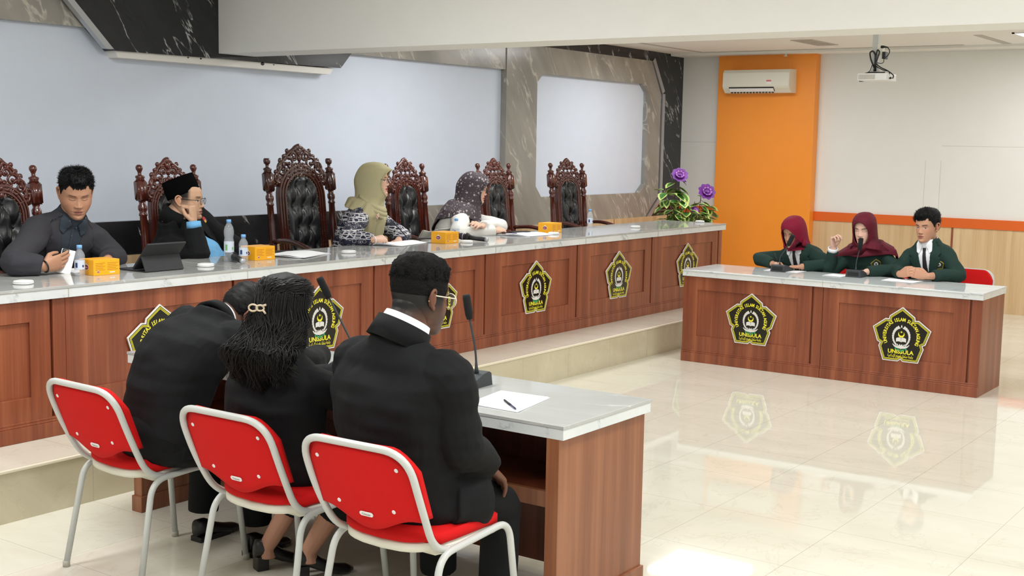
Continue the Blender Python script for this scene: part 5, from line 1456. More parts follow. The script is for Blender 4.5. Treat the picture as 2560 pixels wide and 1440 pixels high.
def hijab(s, mat, hem, low, folds=((7, 0.3, 0.05), (13, 1.0, 0.03)), open_=(0.068, 0.102, -0.022), nh=34, nl=26, peak=0.0, back=0.0, name='headscarf', collar=True):
    """head covering: close round the face, then falling over neck, shoulders and chest. hem(phi): share of the fall;
    low: list of (q, drop, front, back, half width) in chest space"""
    zs = np.linspace(0.139, -0.130, nh); t = np.abs(np.linspace(0, 1, nh))
    zs = 0.139-(0.269)*(t**1.25)
    n = 120; u = np.linspace(-PI, PI, n, endpoint=False); phi = u-0.35*np.sin(u)
    k = lambda c, z: np.interp(-z, -HJ[:, 0], HJ[:, c])
    H = s.H; rows = []; loc = []
    for z in zs:
        xf, xb, w = k(1, z), k(2, z), k(3, z); xm = (xf+xb)/2
        r = []
        for p in phi:
            c, q = math.cos(p), math.sin(p)
            x = xm+(xf-xm)*abs(c)**0.9 if c > 0 else xm-(xm-(xb-back*np.exp(-((z-0.0)/0.09)**2)))*abs(c)**0.9
            y = w*math.copysign(abs(q)**0.9, q)
            x += peak*np.exp(-((z-0.082)/0.022)**2)*np.exp(-(y/0.035)**2)*(c > 0)
            r.append((x, y, z))
        loc.append(r); rows.append([H @ V(q) for q in r])
    L_ = np.array(low); last = rows[-1]
    for j in range(1, nl+1):
        q0 = j/nl; r = []
        for i, p in enumerate(phi):
            q = q0*hem(p) if q0 > 0 else 0
            dr, f, bk, w = (np.interp(q, L_[:, 0], L_[:, m]) for m in (1, 2, 3, 4))
            c, sn = math.cos(p), math.sin(p)
            fd = 1+sum(a*math.sin(m*p+ph+2.0*q)*min(1, q*2.2) for m, ph, a in folds)
            x = (f if c > 0 else bk)*c*fd; y = w*sn*fd
            tgt = s.N-s.U*dr+s.F*x+s.left*y
            bl = min(1.0, q0*hem(p)/0.20) if hem(p) > 0 else 0; bl = bl*bl*(3-2*bl)
            base = last[i]-s.U*(0.02*min(1, q/0.2))
            r.append(base.lerp(tgt, bl))
        rows.append(r)
    a_, b_, zc = open_
    def inside(x, y, z): return x > 0.0 and (y/a_)**2+((z-zc)/(b_ if z > zc else b_*1.0))**2 < 1
    bm = B(); vs = [[bm.bm.verts.new(p) for p in r] for r in rows]; m = len(rows)
    for j in range(m-1):
        for i in range(n):
            i2 = (i+1) % n
            if j < nh-1:
                cx = [(loc[jj][ii]) for jj, ii in ((j, i), (j, i2), (j+1, i2), (j+1, i))]
                cc = [sum(c[k_] for c in cx)/4 for k_ in range(3)]
                if inside(*cc): continue
            bm.face((vs[j][i], vs[j][i2], vs[j+1][i2], vs[j+1][i]))
    bm.face(vs[0])
    bmesh.ops.delete(bm.bm, geom=[v for v in bm.bm.verts if not v.link_faces], context='VERTS')
    bmesh.ops.recalc_face_normals(bm.bm, faces=bm.bm.faces)
    bmesh.ops.solidify(bm.bm, geom=bm.bm.faces, thickness=0.004)
    # rolled hem along the face opening
    rim = []
    for i in range(49):
        an = 2*PI*i/48; y = a_*1.0*math.cos(an); z = zc+b_*1.0*math.sin(an); z = max(min(z, 0.13), -0.1295)
        xf, xb, w = k(1, z), k(2, z), k(3, z); xm = (xf+xb)/2
        sn = min(0.999, abs(y)/w)**(1/0.9); c = math.sqrt(1-sn*sn)
        rim.append(H @ V((xm+(xf-xm)*c**0.9+0.001+peak*np.exp(-((z-0.082)/0.022)**2)*np.exp(-(y/0.035)**2), y, z)))
    bm.tube(rim, 0.0058, 8)
    return bm.build(name, mat, s.t, world=True)
MT['gold'] = plain('gold_thread', rgb(168, 150, 40), 0.6); MT['badge_green'] = plain('badge_green', rgb(40, 52, 40), 0.7)
_ln = N('clear_lens'); _ln.set(Base_Color=(1, 1, 1, 1), Roughness=0.02, Alpha=0.12); MT['lens'] = _ln.m
MT['hair'] = plain('black_hair', rgb(14, 13, 14), 0.6, bump=(300, 0.35, 0.003), spec=0.25)
# ------------------------------------------------------------------ the ten people
def hz(P): return P[..., 0], P[..., 1], P[..., 2]
black_suit = cloth('black_suit_cloth', rgb(16, 17, 19)); black_trs = cloth('black_trouser_cloth', rgb(13, 14, 16))
green_jk = cloth('dark_green_blazer_cloth', rgb(34, 56, 50)); white_sh = plain('white_shirt_cloth', rgb(236, 238, 242), 0.7)
tie_m = plain('black_tie', rgb(24, 22, 27), 0.6)
shoe_m = plain('black_shoe_leather', rgb(24, 23, 24), 0.35)
def short_hair(front=0.064, side=0.010, top=0.022, burn=-0.012, nape=-0.055, sweep=0.0):
    def fn(P):
        X, Y, Z = hz(P); ay = np.abs(Y)
        jit = 0.0022*np.sin(Y*310+1.0)+0.0018*np.sin(Y*530)
        line = np.where(X > 0.045, front+0.012*np.exp(-((ay-0.046)/0.012)**2)-0.016*np.clip((ay-0.050)/0.012, 0, 1)+sweep*Y+jit, np.where(X > 0.008, np.interp(X, [0.008, 0.045], [burn, front-0.012]), np.where(X > -0.035, 0.018, nape)))
        line = np.where((X <= 0.008) & (X > -0.035), np.interp(X, [-0.035, -0.02, 0.0, 0.008], [nape+0.02, 0.030, 0.022, burn]), line)
        m = (Z-line)/0.030; tk = np.where(Z > 0.05, side+(top-side)*np.clip((Z-0.05)/0.05, 0, 1), side)
        return np.where(m > 0, 0.0015+tk*np.clip(m, 0.0, 1), -1.0)
    return fn
# --- man in grey blazer with the phone
skA = np.array(rgb(186, 138, 110)[:3])
hdA = aty(190, 484, 6.13)
A = Person('person in grey blazer and patterned shirt looking down at a phone', (4.35, 6.42, ZP), hdA, (-0.44, -0.87, -0.36), (0, 0, 1), hdA+V((0.012, 0.075, -0.140)), (4.36, 6.46, 0.80), (-0.22, -0.97, 0), 0.225,
           dict(el=aty(284, 640, 6.15), wr=aty(268, 650, 6.0), hand=((-0.75, -0.5, -0.1), (0, 0.1, -1), (0.3, 0.35, 0.4, 0.45), 0.3), end=0.85),
           dict(el=aty(40, 655, 5.95), wr=aty(110, 667, 5.87), hand=((0.93, -0.04, 0.20), (0.05, 0.97, 0.12), (0.22, 0.26, 0.30, 0.38), 0.5, 1.08), end=0.93),
           dict(skin=skA, roots=short_hair(0.058, 0.010, 0.026, -0.004, -0.055), eyes='down', fat=0.20, nose=1.1, neck=0.066, brow=0.75, stubble=0.12, lips=rgb(150, 92, 80)), 1.12, 0.3, 1.08)
A.body()
jA = cloth('charcoal_blazer_cloth', rgb(56, 55, 60))
A.garment('blazer', jA, (0.095, 0.088, 0.074, 0.070, 0.064, 0.054), 0.93, amp=0.006)
n = N('dotted_navy_shirt'); v_ = n.n('ShaderNodeTexVoronoi'); v_.inputs['Scale'].default_value = 34; n.l(n.coord(), v_.inputs['Vector'])
n.col(n.ramp(v_.outputs['Distance'], [(0.10, rgb(120, 134, 150)), (0.14, rgb(42, 52, 62))])); n.set(Roughness=0.8); shA = n.m
A.suit_front(jA, shA, None, 0.42, 0.085, False)
A.neck_ring('shirt_collar', shA, 0.072, 0.045, 0.028, 0.008, 0.35, gap=0.7)
A.decal('shirt_placket', [(-0.008, -0.02), (0.008, -0.02), (0.006, -0.40), (-0.006, -0.40)], shA, 0.006, 0.002)
A.hair(MT['hair'], short_hair(0.058, 0.007, 0.020, -0.004, -0.055), 0.004, 60)
A.strands(MT['hair'], lambda P: np.where(P[..., 2] > 0.035, short_hair(0.058, 0.005, 0.024, -0.004, -0.055)(P), -1), 2600, 0.018, 0.0009, spiky=0.55, seed=3, lift=0.45)
wA = V(A.R['wr']); dA = V((0.93, -0.04, 0.20)).normalized(); lA = dA.orthogonal().normalized(); kA = dA.cross(lA)
B().tube([wA+dA*0.006+(lA*math.cos(a)+kA*math.sin(a))*0.031 for a in [2*PI*i/20 for i in range(21)]], 0.0042, 8).build('bracelet', MT['black'], A.t, world=True)
A.legs(black_trs, ((4.22, 6.15, 0.76), (4.52, 6.15, 0.76)), ((4.24, 6.20, 0.30), (4.50, 6.20, 0.30)))
pm = Matrix((( V((0.56, -0.80, 0.16))).normalized(), V((0, 0, 1)), V((0, 0, 1)))).transposed()
nz_ = V((-0.42, -0.78, 0.52)).normalized(); ux = V((0.80, -0.56, 0.0)); ux = (ux-nz_*ux.dot(nz_)).normalized(); uy = nz_.cross(ux)
rt = Matrix.Rotation(-0.22, 3, nz_); ux, uy = rt @ ux, rt @ uy
pm = Matrix((ux, uy, nz_)).transposed().to_4x4(); pm.translation = aty(165, 655, 5.905)
phone('phone', 'white phone with dark camera bump held by the man in grey blazer', pm, MT['white_plastic'], True)

# --- man in black cap leaning on his fist
skB = np.array(rgb(206, 164, 134)[:3])
hdB = aty(466, 499, 6.34)
Bp = Person('person in black cap, black jacket and blue shirt leaning on one fist', (5.60, 6.45, ZP), hdB, (0.50, -0.86, -0.04), (-0.05, 0.02, 1), hdB+V((-0.075, 0.06, -0.135)), (5.60, 6.44, 0.80), (0.22, -0.97, 0.1), 0.235,
            dict(el=aty(592, 625, 6.40), wr=aty(606, 660, 6.22), hand=((0.2, -0.8, -0.3), (0, 0, -1)), end=0.95),
            dict(el=aty(492, 634, 6.10), wr=aty(484, 556, 6.13), hand=((-0.05, 0.06, 1.0), (-0.35, 0.75, 0.1), (1.5, 1.5, 1.5, 1.5), 0.9, 1.12), end=0.82),
            dict(skin=skB, eyes='open', fat=0.18, nose=1.05, neck=0.068, fade=(-0.06, 0.02), stubble=0.35, lips=rgb(150, 84, 80)), 1.25, 0.25, 1.05)
Bp.body()
def bellyB(b): b.ball(Bp.spine(0.35)+Bp.F*0.07, 0.17, 0.17, 0.2, basis(Bp.F, Bp.U))
Bp.garment('jacket', black_suit, (0.100, 0.094, 0.078, 0.074, 0.066, 0.056), 0.9, amp=0.006, extra=bellyB)
blue_sh = plain('sky_blue_shirt', rgb(112, 178, 226), 0.75, bump=(30, 0.5, 0.01))
Bp.decal('shirt', [(-0.02, -0.10), (0.03, -0.10), (0.055, -0.18), (0.16, -0.40), (0.18, -0.56), (-0.05, -0.56), (-0.055, -0.30)], blue_sh, 0.002, 0.003)
for sg in (1,):
    Bp.decal('lapel', [(0.05, 0.04), (0.085, 0.02), (0.125, -0.06), (0.10, -0.085), (0.125, -0.10), (0.19, -0.40), (0.14, -0.38), (0.055, -0.14)], black_suit, 0.004, 0.005)
Bp.neck_ring('jacket_collar', black_suit, 0.080, 0.085, 0.050, 0.014, 0.15, gap=0.8)
bd = Bp.decal('embroidered_badge', [(0.135, -0.105), (0.170, -0.105), (0.170, -0.150), (0.135, -0.150)], plain('badge_red', rgb(190, 50, 54), 0.6), 0.003, 0.001, res=0.01)
Bp.decal('badge_yellow', [(0.135, -0.128), (0.152, -0.128), (0.152, -0.152), (0.135, -0.152)], plain('badge_yellow', rgb(226, 180, 60), 0.6), 0.0045, 0.001, bd, res=0.01)
Bp.decal('badge_blue', [(0.154, -0.128), (0.170, -0.128), (0.170, -0.152), (0.154, -0.152)], plain('badge_blue', rgb(70, 70, 150), 0.6), 0.0045, 0.001, bd, res=0.01)
for i in range(3): Bp.decal('badge_line', [(0.176, -0.108-0.016*i), (0.205, -0.108-0.016*i), (0.205, -0.117-0.016*i), (0.176, -0.117-0.016*i)], MT['sign_white'], 0.003, 0.001, bd, res=0.01)
fa = (V(Bp.R['wr'])-V(Bp.R['el'])).normalized(); q0 = V(Bp.R['el']).lerp(V(Bp.R['wr']), 0.80); fu = fa.orthogonal().normalized(); fw_ = fa.cross(fu)
b = B(); b.rings([[q0+fa*h+(fu*math.cos(a)+fw_*math.sin(a))*r for a in [2*PI*i/24 for i in range(24)]] for h, r in ((0, 0.047), (0.045, 0.044), (0.045, 0.038), (0.0, 0.038))], cap=False, loop=True); b.build('shirt_cuff', blue_sh, Bp.t, world=True)
cp = B(); Mc = Bp.H @ Matrix.Translation(V((-0.022, 0, 0.040))) @ Matrix.Rotation(-0.42, 4, 'Y')
cp.rings([[Mc @ V((0.106*k_*math.cos(a), 0.086*k_*math.sin(a), z)) for a in [2*PI*i/48 for i in range(48)]] for z, k_ in ((-0.012, 0.99), (0.0, 1.0), (0.05, 0.985), (0.092, 0.955), (0.096, 0.94), (0.094, 0.90), (0.089, 0.4))])
cp.build('cap', plain('black_velvet', rgb(9, 9, 10), 1.0, spec=0.05), Bp.t, world=True)
Bp.glasses(MT['black'], th=0.0017)
Bp.legs(black_trs, ((5.50, 6.13, 0.76), (5.75, 6.13, 0.76)), ((5.52, 6.2, 0.30), (5.74, 6.2, 0.30)))

# --- woman in sage veil, writing
skC = np.array(rgb(222, 178, 154)[:3])
hdC = aty(938, 450, 6.32)
C_ = Person('person in sage green headscarf and patterned navy blouse writing with a pen', (7.10, 6.45, ZP), hdC, (0.46, -0.89, 0.0), (0, 0, 1), hdC+V((-0.03, 0.035, -0.185)), (7.02, 6.46, 0.80), (0.30, -0.95, 0), 0.195,
            dict(el=aty(1003, 590, 6.22), wr=aty(996, 601, 6.06), hand=((-0.6, -0.5, -0.1), (0, 0.1, -1), (0.3, 0.3, 0.35, 0.4), 0.2, 0.95), end=0.9),
            dict(el=aty(874, 596, 6.17), wr=aty(936, 600, 5.98), hand=((0.90, -0.25, 0.10), (0.15, 0.45, -0.75), (0.7, 0.75, 0.85, 0.95), 0.85, 0.98), end=0.93),
            dict(noears=1, skin=skC, eyes='open', nose=0.9, neck=0.052, lips=rgb(150, 40, 48)), 1.0, 0.15, 0.98)
C_.body()
n = N('navy_ikat_blouse')
tc = n.coord((1, 1, 1)); sx_ = n.n('ShaderNodeSeparateXYZ'); n.l(tc, sx_.inputs[0])
band = n.math('PINGPONG', n.math('ADD', sx_.outputs[2], 5.0), 0.055)
v_ = n.n('ShaderNodeTexVoronoi', feature='DISTANCE_TO_EDGE'); v_.inputs['Scale'].default_value = 26; n.l(tc, v_.inputs['Vector'])
v2 = n.n('ShaderNodeTexVoronoi'); v2.inputs['Scale'].default_value = 30; n.l(tc, v2.inputs['Vector'])
ln_ = n.ramp(v_.outputs['Distance'], [(0.06, (1, 1, 1, 1)), (0.10, (0, 0, 0, 1))]); dt_ = n.ramp(v2.outputs['Distance'], [(0.17, (1, 1, 1, 1)), (0.22, (0, 0, 0, 1)), (0.40, (0, 0, 0, 1)), (0.45, (0.8, 0.8, 0.8, 1)), (0.52, (0, 0, 0, 1))])
pat = cmix(n, n.math('GREATER_THAN', band, 0.028), ln_, dt_)
stp = n.math('LESS_THAN', n.math('ABSOLUTE', n.math('SUBTRACT', band, 0.0275)), 0.0028)
stp2 = n.math('LESS_THAN', band, 0.003)
allm = n.math('MAXIMUM', n.math('MAXIMUM', pat, stp), stp2)
n.col(cmix(n, allm, rgb(34, 34, 54), rgb(198, 196, 200))); n.set(Roughness=0.85); ikat = n.m
C_.garment('blouse', ikat, (0.088, 0.082, 0.070, 0.066, 0.058, 0.048), 0.93, amp=0.005)
sage = cloth('sage_cloth', rgb(176, 168, 132), 700, 0.3, 0.8)
lowC = [(0, -0.05, 0.085, 0.150, 0.108), (0.2, 0.0, 0.118, 0.165, 0.150), (0.45, 0.07, 0.155, 0.165, 0.195), (0.7, 0.17, 0.165, 0.16, 0.165), (1.0, 0.36, 0.175, 0.16, 0.15)]
hijab(C_, sage, lambda p: 0.42+0.58/(1+math.exp((abs(p)-1.05)*9)), lowC, ((6, 0.3, 0.06), (11, 1.0, 0.05), (17, 2.0, 0.03)), (0.070, 0.102, -0.020), peak=0.022, back=0.03)
sc = B(); T = C_.T; R_ = 0.105         # the scarf end wound round the throat
for k_, (r_, dz, tw) in enumerate(((0.108, 0.030, 0.030), (0.118, 0.004, 0.032), (0.128, -0.022, 0.026))):
    sc.tube([C_.N+C_.F*(r_*math.cos(a)+0.012)+C_.left*(r_*0.95*math.sin(a))-C_.U*(0.035*math.cos(a)+0.0-dz) for a in [(-2.2+4.4*i/26) for i in range(27)]], [tw*0.6+tw*0.4*math.sin(PI*i/26) for i in range(27)], 10, flat=0.62)
sc.build('scarf_fold', sage, C_.t, world=True)
br = B(); pB = C_.N-C_.left*0.115+C_.F*0.145-C_.U*0.055
for k_ in range(7):
    a = 2*PI*k_/7; br.ball(pB+C_.left*0.013*math.cos(a)+C_.U*0.016*math.sin(a), 0.0065, nu=8, nv=6)
br.ball(pB+C_.F*0.005, 0.008, nu=8, nv=6); br.tube([pB, pB-C_.U*0.04+C_.left*0.01], 0.003, 6)
br.build('brooch', plain('rose_gold', rgb(226, 190, 176), 0.3, 0.4), C_.t, world=True)
C_.glasses(plain('dark_metal_frame', rgb(60, 50, 50), 0.3, 0.5), r=(0.026, 0.021), th=0.0014)
wC = V(C_.R['wr']); dC = V((0.90, -0.25, 0.10)).normalized(); lC = dC.orthogonal().normalized(); kC = dC.cross(lC)
B().tube([wC-dC*0.006+(lC*math.cos(a)+kC*math.sin(a))*0.030 for a in [2*PI*i/20 for i in range(21)]], 0.004, 8).build('bracelet', MT['white_plastic'], C_.t, world=True)
C_.legs(black_trs, ((6.95, 6.14, 0.76), (7.18, 6.14, 0.76)), ((6.96, 6.2, 0.30), (7.17, 6.2, 0.30)))

# --- woman in floral headscarf, arms folded on the bench
hdD = aty(1188, 470, 6.30)
D_ = Person('person in dark floral headscarf and white top resting folded arms on the bench', (8.35, 6.45, ZP), hdD, (0.42, -0.87, -0.20), (0.02, 0, 1), hdD+V((-0.035, 0.05, -0.175)), (8.22, 6.47, 0.80), (0.34, -0.94, 0), 0.195,
            dict(el=aty(1246, 566, 6.16), wr=aty(1205, 566, 6.02), hand=((-0.80, -0.2, 0.25), (0.1, 0.5, -0.85), (0.35, 0.4, 0.45, 0.5), 0.2, 0.95), end=0.95),
            dict(el=aty(1150, 584, 6.14), wr=aty(1240, 577, 5.98), hand=((0.88, 0.0, 0.12), (0.05, 0.35, -0.9), (0.55, 0.6, 0.65, 0.7), 0.4, 0.98), end=0.95),
            dict(noears=1, skin=skC*0.97, eyes='down', nose=0.85, neck=0.052, lips=rgb(196, 92, 88)), 1.02, 0.2, 0.98)
D_.body()
white_top = cloth('offwhite_knit', rgb(218, 216, 210), 500, 0.3, 0.8)
D_.garment('blouse', white_top, (0.092, 0.086, 0.070, 0.066, 0.056, 0.046), 0.95, amp=0.005, seed=4.0)
n = N('floral_scarf'); tc = n.coord()
v_ = n.n('ShaderNodeTexVoronoi'); v_.inputs['Scale'].default_value = 30; v_.inputs['Randomness'].default_value = 1.0; n.l(tc, v_.inputs['Vector'])
v2 = n.n('ShaderNodeTexVoronoi'); v2.inputs['Scale'].default_value = 62; n.l(tc, v2.inputs['Vector'])
m1 = n.ramp(v_.outputs['Distance'], [(0.10, (0.2, 0.2, 0.2, 1)), (0.14, (1, 1, 1, 1)), (0.24, (1, 1, 1, 1)), (0.29, (0, 0, 0, 1))])
m2 = n.ramp(v2.outputs['Distance'], [(0.16, (0.8, 0.8, 0.8, 1)), (0.22, (0, 0, 0, 1))])
n.col(cmix(n, n.math('MAXIMUM', m1, m2), rgb(62, 52, 58), rgb(176, 166, 164))); n.set(Roughness=0.7); floral = n.m
lowD = [(0, -0.05, 0.085, 0.155, 0.108), (0.2, 0.0, 0.12, 0.175, 0.165), (0.45, 0.07, 0.15, 0.19, 0.225), (0.7, 0.17, 0.155, 0.20, 0.25), (1.0, 0.34, 0.16, 0.20, 0.24)]
hijab(D_, floral, lambda p: 0.95 if abs(p) < 0.55 else (0.42+0.5*max(0, (abs(p)-1.3))/1.8 if p < 0 or abs(p) > 2.0 else 0.40), lowD, ((5, 0.8, 0.05), (9, 1.6, 0.04)), (0.066, 0.098, -0.022), back=0.03)
D_.glasses(MT['black'], r=(0.025, 0.021), th=0.0016)
D_.legs(black_trs, ((8.15, 6.14, 0.76), (8.38, 6.14, 0.76)), ((8.16, 6.2, 0.30), (8.37, 6.2, 0.30)))

# --- three students at the far desk
skR = np.array(rgb(196, 146, 118)[:3])
hd1 = atx(1983, 581, 9.83)
R1 = Person('person in maroon headscarf and green blazer bent over notes, far desk, left', (10.02, 3.98, 0), hd1, (-0.90, 0.12, -0.30), (-0.15, 0, 1), hd1+V((0.070, -0.015, -0.112)), (9.99, 4.03, 0.52), (-1, 0.03, 0), 0.205,
            dict(el=(9.84, 3.755, 0.80), wr=(9.66, 3.95, 0.785), hand=((-0.35, 0.9, -0.05), (0, 0, -1), (0.25, 0.3, 0.3, 0.35), 0.2, 0.92)),
            dict(el=(9.82, 4.37, 0.81), wr=(9.71, 4.21, 0.785), hand=((-0.55, -0.78, 0.05), (0.3, -0.2, -0.8), (0.85, 0.9, 1.0, 1.05), 0.8, 0.92)),
            dict(noears=1, skin=skR*0.95, eyes='down', neck=0.05, nose=0.9, lips=rgb(140, 84, 78)), 0.98, 0.3, 0.97)
R1.body(); R1.garment('blazer', green_jk, (0.078, 0.071, 0.060, 0.057, 0.051, 0.044), 0.92, amp=0.004, seed=1.0)
R1.suit_front(green_jk, white_sh, tie_m, 0.30, 0.070, True)
maroon = cloth('maroon_cloth', rgb(128, 18, 48), 600, 0.3, 0.75); wine = cloth('wine_cloth', rgb(96, 24, 40), 600, 0.3, 0.75)
lowT = [(0, -0.05, 0.072, 0.11, 0.085), (0.5, 0.00, 0.080, 0.11, 0.088), (1.0, 0.03, 0.072, 0.10, 0.085)]
hijab(R1, maroon, lambda p: 0.55 if abs(p) < 1.2 else 0.9, lowT, ((5, 0.3, 0.04),), (0.066, 0.100, -0.022), back=0.02)
R1.neck_ring('shirt_collar', white_sh, 0.082, 0.045, 0.010, 0.006, 0.35, gap=0.5)
R1.legs(black_trs, ((9.82, 3.87, 0.50), (9.82, 4.09, 0.50)), ((9.86, 3.88, 0.08), (9.86, 4.08, 0.08)))
hd2 = atx(2160, 573, 9.86)
R2 = Person('person in wine red headscarf and green blazer speaking with one hand raised', (10.05, 3.43, 0), hd2, (-0.95, 0.0, -0.16), (-0.05, 0, 1), hd2+V((0.055, -0.005, -0.130)), (10.00, 3.46, 0.52), (-1, 0.02, 0), 0.205,
            dict(el=(9.85, 3.225, 0.80), wr=(9.63, 3.40, 0.785), hand=((-0.35, 0.92, -0.05), (0, 0, -1), (0.2, 0.2, 0.25, 0.25), 0.15, 0.92)),
            dict(el=atx(2074, 676, 9.80), wr=atx(2083, 619, 9.74), hand=((-0.10, -0.05, 1.0), (-0.30, -0.9, 0.0), (1.0, 1.0, 1.05, 1.1), 0.75, 0.95), end=0.86),
            dict(noears=1, skin=np.array(rgb(222, 180, 160)[:3]), eyes='down', neck=0.05, nose=0.9, mouth_open=True, lips=rgb(170, 84, 84)), 0.98, 0.15, 0.98)
R2.body(); R2.garment('blazer', green_jk, (0.078, 0.071, 0.060, 0.057, 0.051, 0.044), 0.92, amp=0.004, seed=2.0)
R2.badge(0.105, -0.135, 0.21)
lowS = [(0, -0.05, 0.085, 0.14, 0.108), (0.25, 0.0, 0.118, 0.15, 0.155), (0.55, 0.045, 0.15, 0.155, 0.232), (0.8, 0.10, 0.158, 0.16, 0.25), (1.0, 0.30, 0.16, 0.165, 0.255)]
hijab(R2, wine, lambda p: 0.62+0.38*math.exp(-((p-1.75)/0.42)**2) if p > 0 else 0.62+0.04*math.sin(p), lowS, ((5, 0.3, 0.05), (8, 1.0, 0.04)), (0.067, 0.104, -0.020), back=0.01)
fa = (V(R2.R['wr'])-V(R2.R['el'])).normalized(); q0 = V(R2.R['el']).lerp(V(R2.R['wr']), 0.84); fu = fa.orthogonal().normalized(); fw_ = fa.cross(fu)
b = B(); b.rings([[q0+fa*h+(fu*math.cos(a)+fw_*math.sin(a))*r for a in [2*PI*i/24 for i in range(24)]] for h, r in ((0, 0.040), (0.03, 0.040), (0.03, 0.034), (0.0, 0.034))], cap=False, loop=True); b.build('shirt_cuff', white_sh, R2.t, world=True)
R2.legs(black_trs, ((9.82, 3.31, 0.50), (9.82, 3.53, 0.50)), ((9.86, 3.32, 0.08), (9.86, 3.52, 0.08)))
hd3 = atx(2317, 566, 9.86)
R3 = Person('person with short black hair and green blazer, hands clasped on the far desk', (10.02, 2.90, 0), hd3, (-0.97, 0.22, -0.12), (0, 0, 1), hd3+V((0.045, -0.005, -0.135)), (9.99, 2.95, 0.52), (-1, 0.06, 0), 0.212,
            dict(el=(9.83, 2.745, 0.80), wr=(9.60, 2.905, 0.79), hand=((-0.30, 0.85, 0.22), (0.85, 0.3, -0.2), (0.6, 0.65, 0.7, 0.75), 0.5, 0.98), end=0.80),
            dict(el=(9.82, 3.205, 0.80), wr=(9.60, 3.115, 0.79), hand=((-0.35, -0.80, 0.30), (0.85, -0.3, -0.2), (0.75, 0.8, 0.85, 0.9), 0.5, 0.98), end=0.88),
            dict(skin=skR, roots=short_hair(0.056, 0.015, 0.030, -0.008, -0.05, 0.12), eyes='open', eyeh=0.0038, gaze=0.003, neck=0.056, nose=1.0, brow=0.95, browt=0.0048, lips=rgb(158, 96, 88)), 1.0, 0.15, 1.0)
R3.body(); R3.garment('blazer', green_jk, (0.078, 0.071, 0.060, 0.057, 0.051, 0.044), 0.92, amp=0.004, seed=3.0)
R3.suit_front(green_jk, white_sh, tie_m, 0.33, 0.066, True)
R3.neck_ring('shirt_collar', white_sh, 0.066, 0.04, 0.025, 0.006, 0.45, gap=0.5)
fnR = short_hair(0.056, 0.015, 0.030, -0.008, -0.05, 0.12)
R3.hair(MT['hair'], fnR, 0.004, 55); R3.strands(MT['hair'], lambda P: np.where(P[..., 2] > 0.03, fnR(P), -1), 2400, 0.022, 0.0009, spiky=0.65, seed=5, lift=0.15)
R3.legs(black_trs, ((9.82, 2.79, 0.50), (9.82, 3.01, 0.50)), ((9.86, 2.80, 0.08), (9.86, 3.00, 0.08)))

# --- three students in black at the near desk, seen from behind
hm3 = atx(1050, 742, 3.22)
M3 = Person('person in black suit with clear glasses, seen from behind, nearest the camera', (3.18, 2.64, 0), hm3, (0.97, -0.14, -0.14), (0.02, 0, 1), hm3+V((-0.085, 0.030, -0.145)), (3.215, 2.685, 0.56), (0.99, -0.08, 0), 0.275,
            dict(el=(3.28, 2.98, 0.80), wr=(3.54, 2.86, 0.70), hand=((0.9, -0.25, -0.3), (0.1, 0, -1))),
            dict(el=atx(1150, 1105, 3.20), wr=atx(1218, 1165, 3.38), hand=(atx(1262, 1206, 3.50)-atx(1218, 1165, 3.38), (0.1, 0.3, -1), (0.25, 0.28, 0.3, 0.35), 0.3, 1.05), end=0.97),
            dict(skin=np.array(rgb(112, 76, 60)[:3]), eyes='open', neck=0.070, nose=1.1, fat=0.14, fade=(-0.085, -0.015), stubble=0.55, lips=rgb(110, 66, 60)), 1.18, 0.20, 1.04, 0.10)
M3.body(0.0035)
def tailM(b):
    b.ball(M3.P+M3.F*0.01-V((0, 0, 0.03)), 0.155, 0.225, 0.12, basis(M3.F), 24, 14)
    b.tube(bend([M3.P-M3.left*0.14+V((0.0, 0, 0.0)), V((3.36, 2.50, 0.535))], 4), [0.12, 0.118, 0.115, 0.11, 0.10], 18)
M3.garment('suit_jacket', black_suit, (0.108, 0.102, 0.086, 0.082, 0.070, 0.056), 0.97, amp=0.007, lo=-0.10, extra=tailM)
M3.neck_ring('shirt_collar', white_sh, 0.078, 0.055, 0.062, 0.006, 0.35, gap=0.6)
M3.neck_ring('jacket_collar', black_suit, 0.088, 0.066, 0.034, 0.012, 0.35, gap=1.2)
def fade_hair(P):
    X, Y, Z = hz(P); ay = np.abs(Y)
    line = np.where(X > 0.05, 0.062-0.2*np.clip(ay-0.045, 0, 1), 0.006+0.10*np.clip(X, 0, 0.06))
    m = Z-line; topk = np.clip((Z-0.055)/0.045, 0, 1)
    return np.where(m > 0, 0.0012+0.005*np.clip(m/0.05, 0, 1)+0.021*topk**1.3*np.clip(m/0.02, 0, 1), -1.0)
curl = plain('curly_black_hair', rgb(15, 14, 14), 0.75, bump=(160, 0.8, 0.006), spec=0.15)
M3.hair(curl, fade_hair, 0.006, 70); M3.strands(curl, lambda P: np.where(P[..., 2] > 0.05, fade_hair(P), -1), 3200, 0.009, 0.0010, spiky=0.1, seed=8, lift=0.7)
clearf = plain('clear_acetate', rgb(226, 216, 190), 0.15)
M3.glasses(clearf, r=(0.026, 0.024), th=0.0022)
M3.legs(black_trs, ((3.57, 2.85, 0.48), atx(1252, 1262, 3.55)), ((3.60, 2.86, 0.08), (3.52, 2.53, 0.08)), (0.110, 0.100, 0.084, 0.072, 0.070), hem=0.05)
for x, y in ((3.60, 2.86), (3.53, 2.53)): M3.shoe(shoe_m, (x, y, 0), (1, 0, 0))

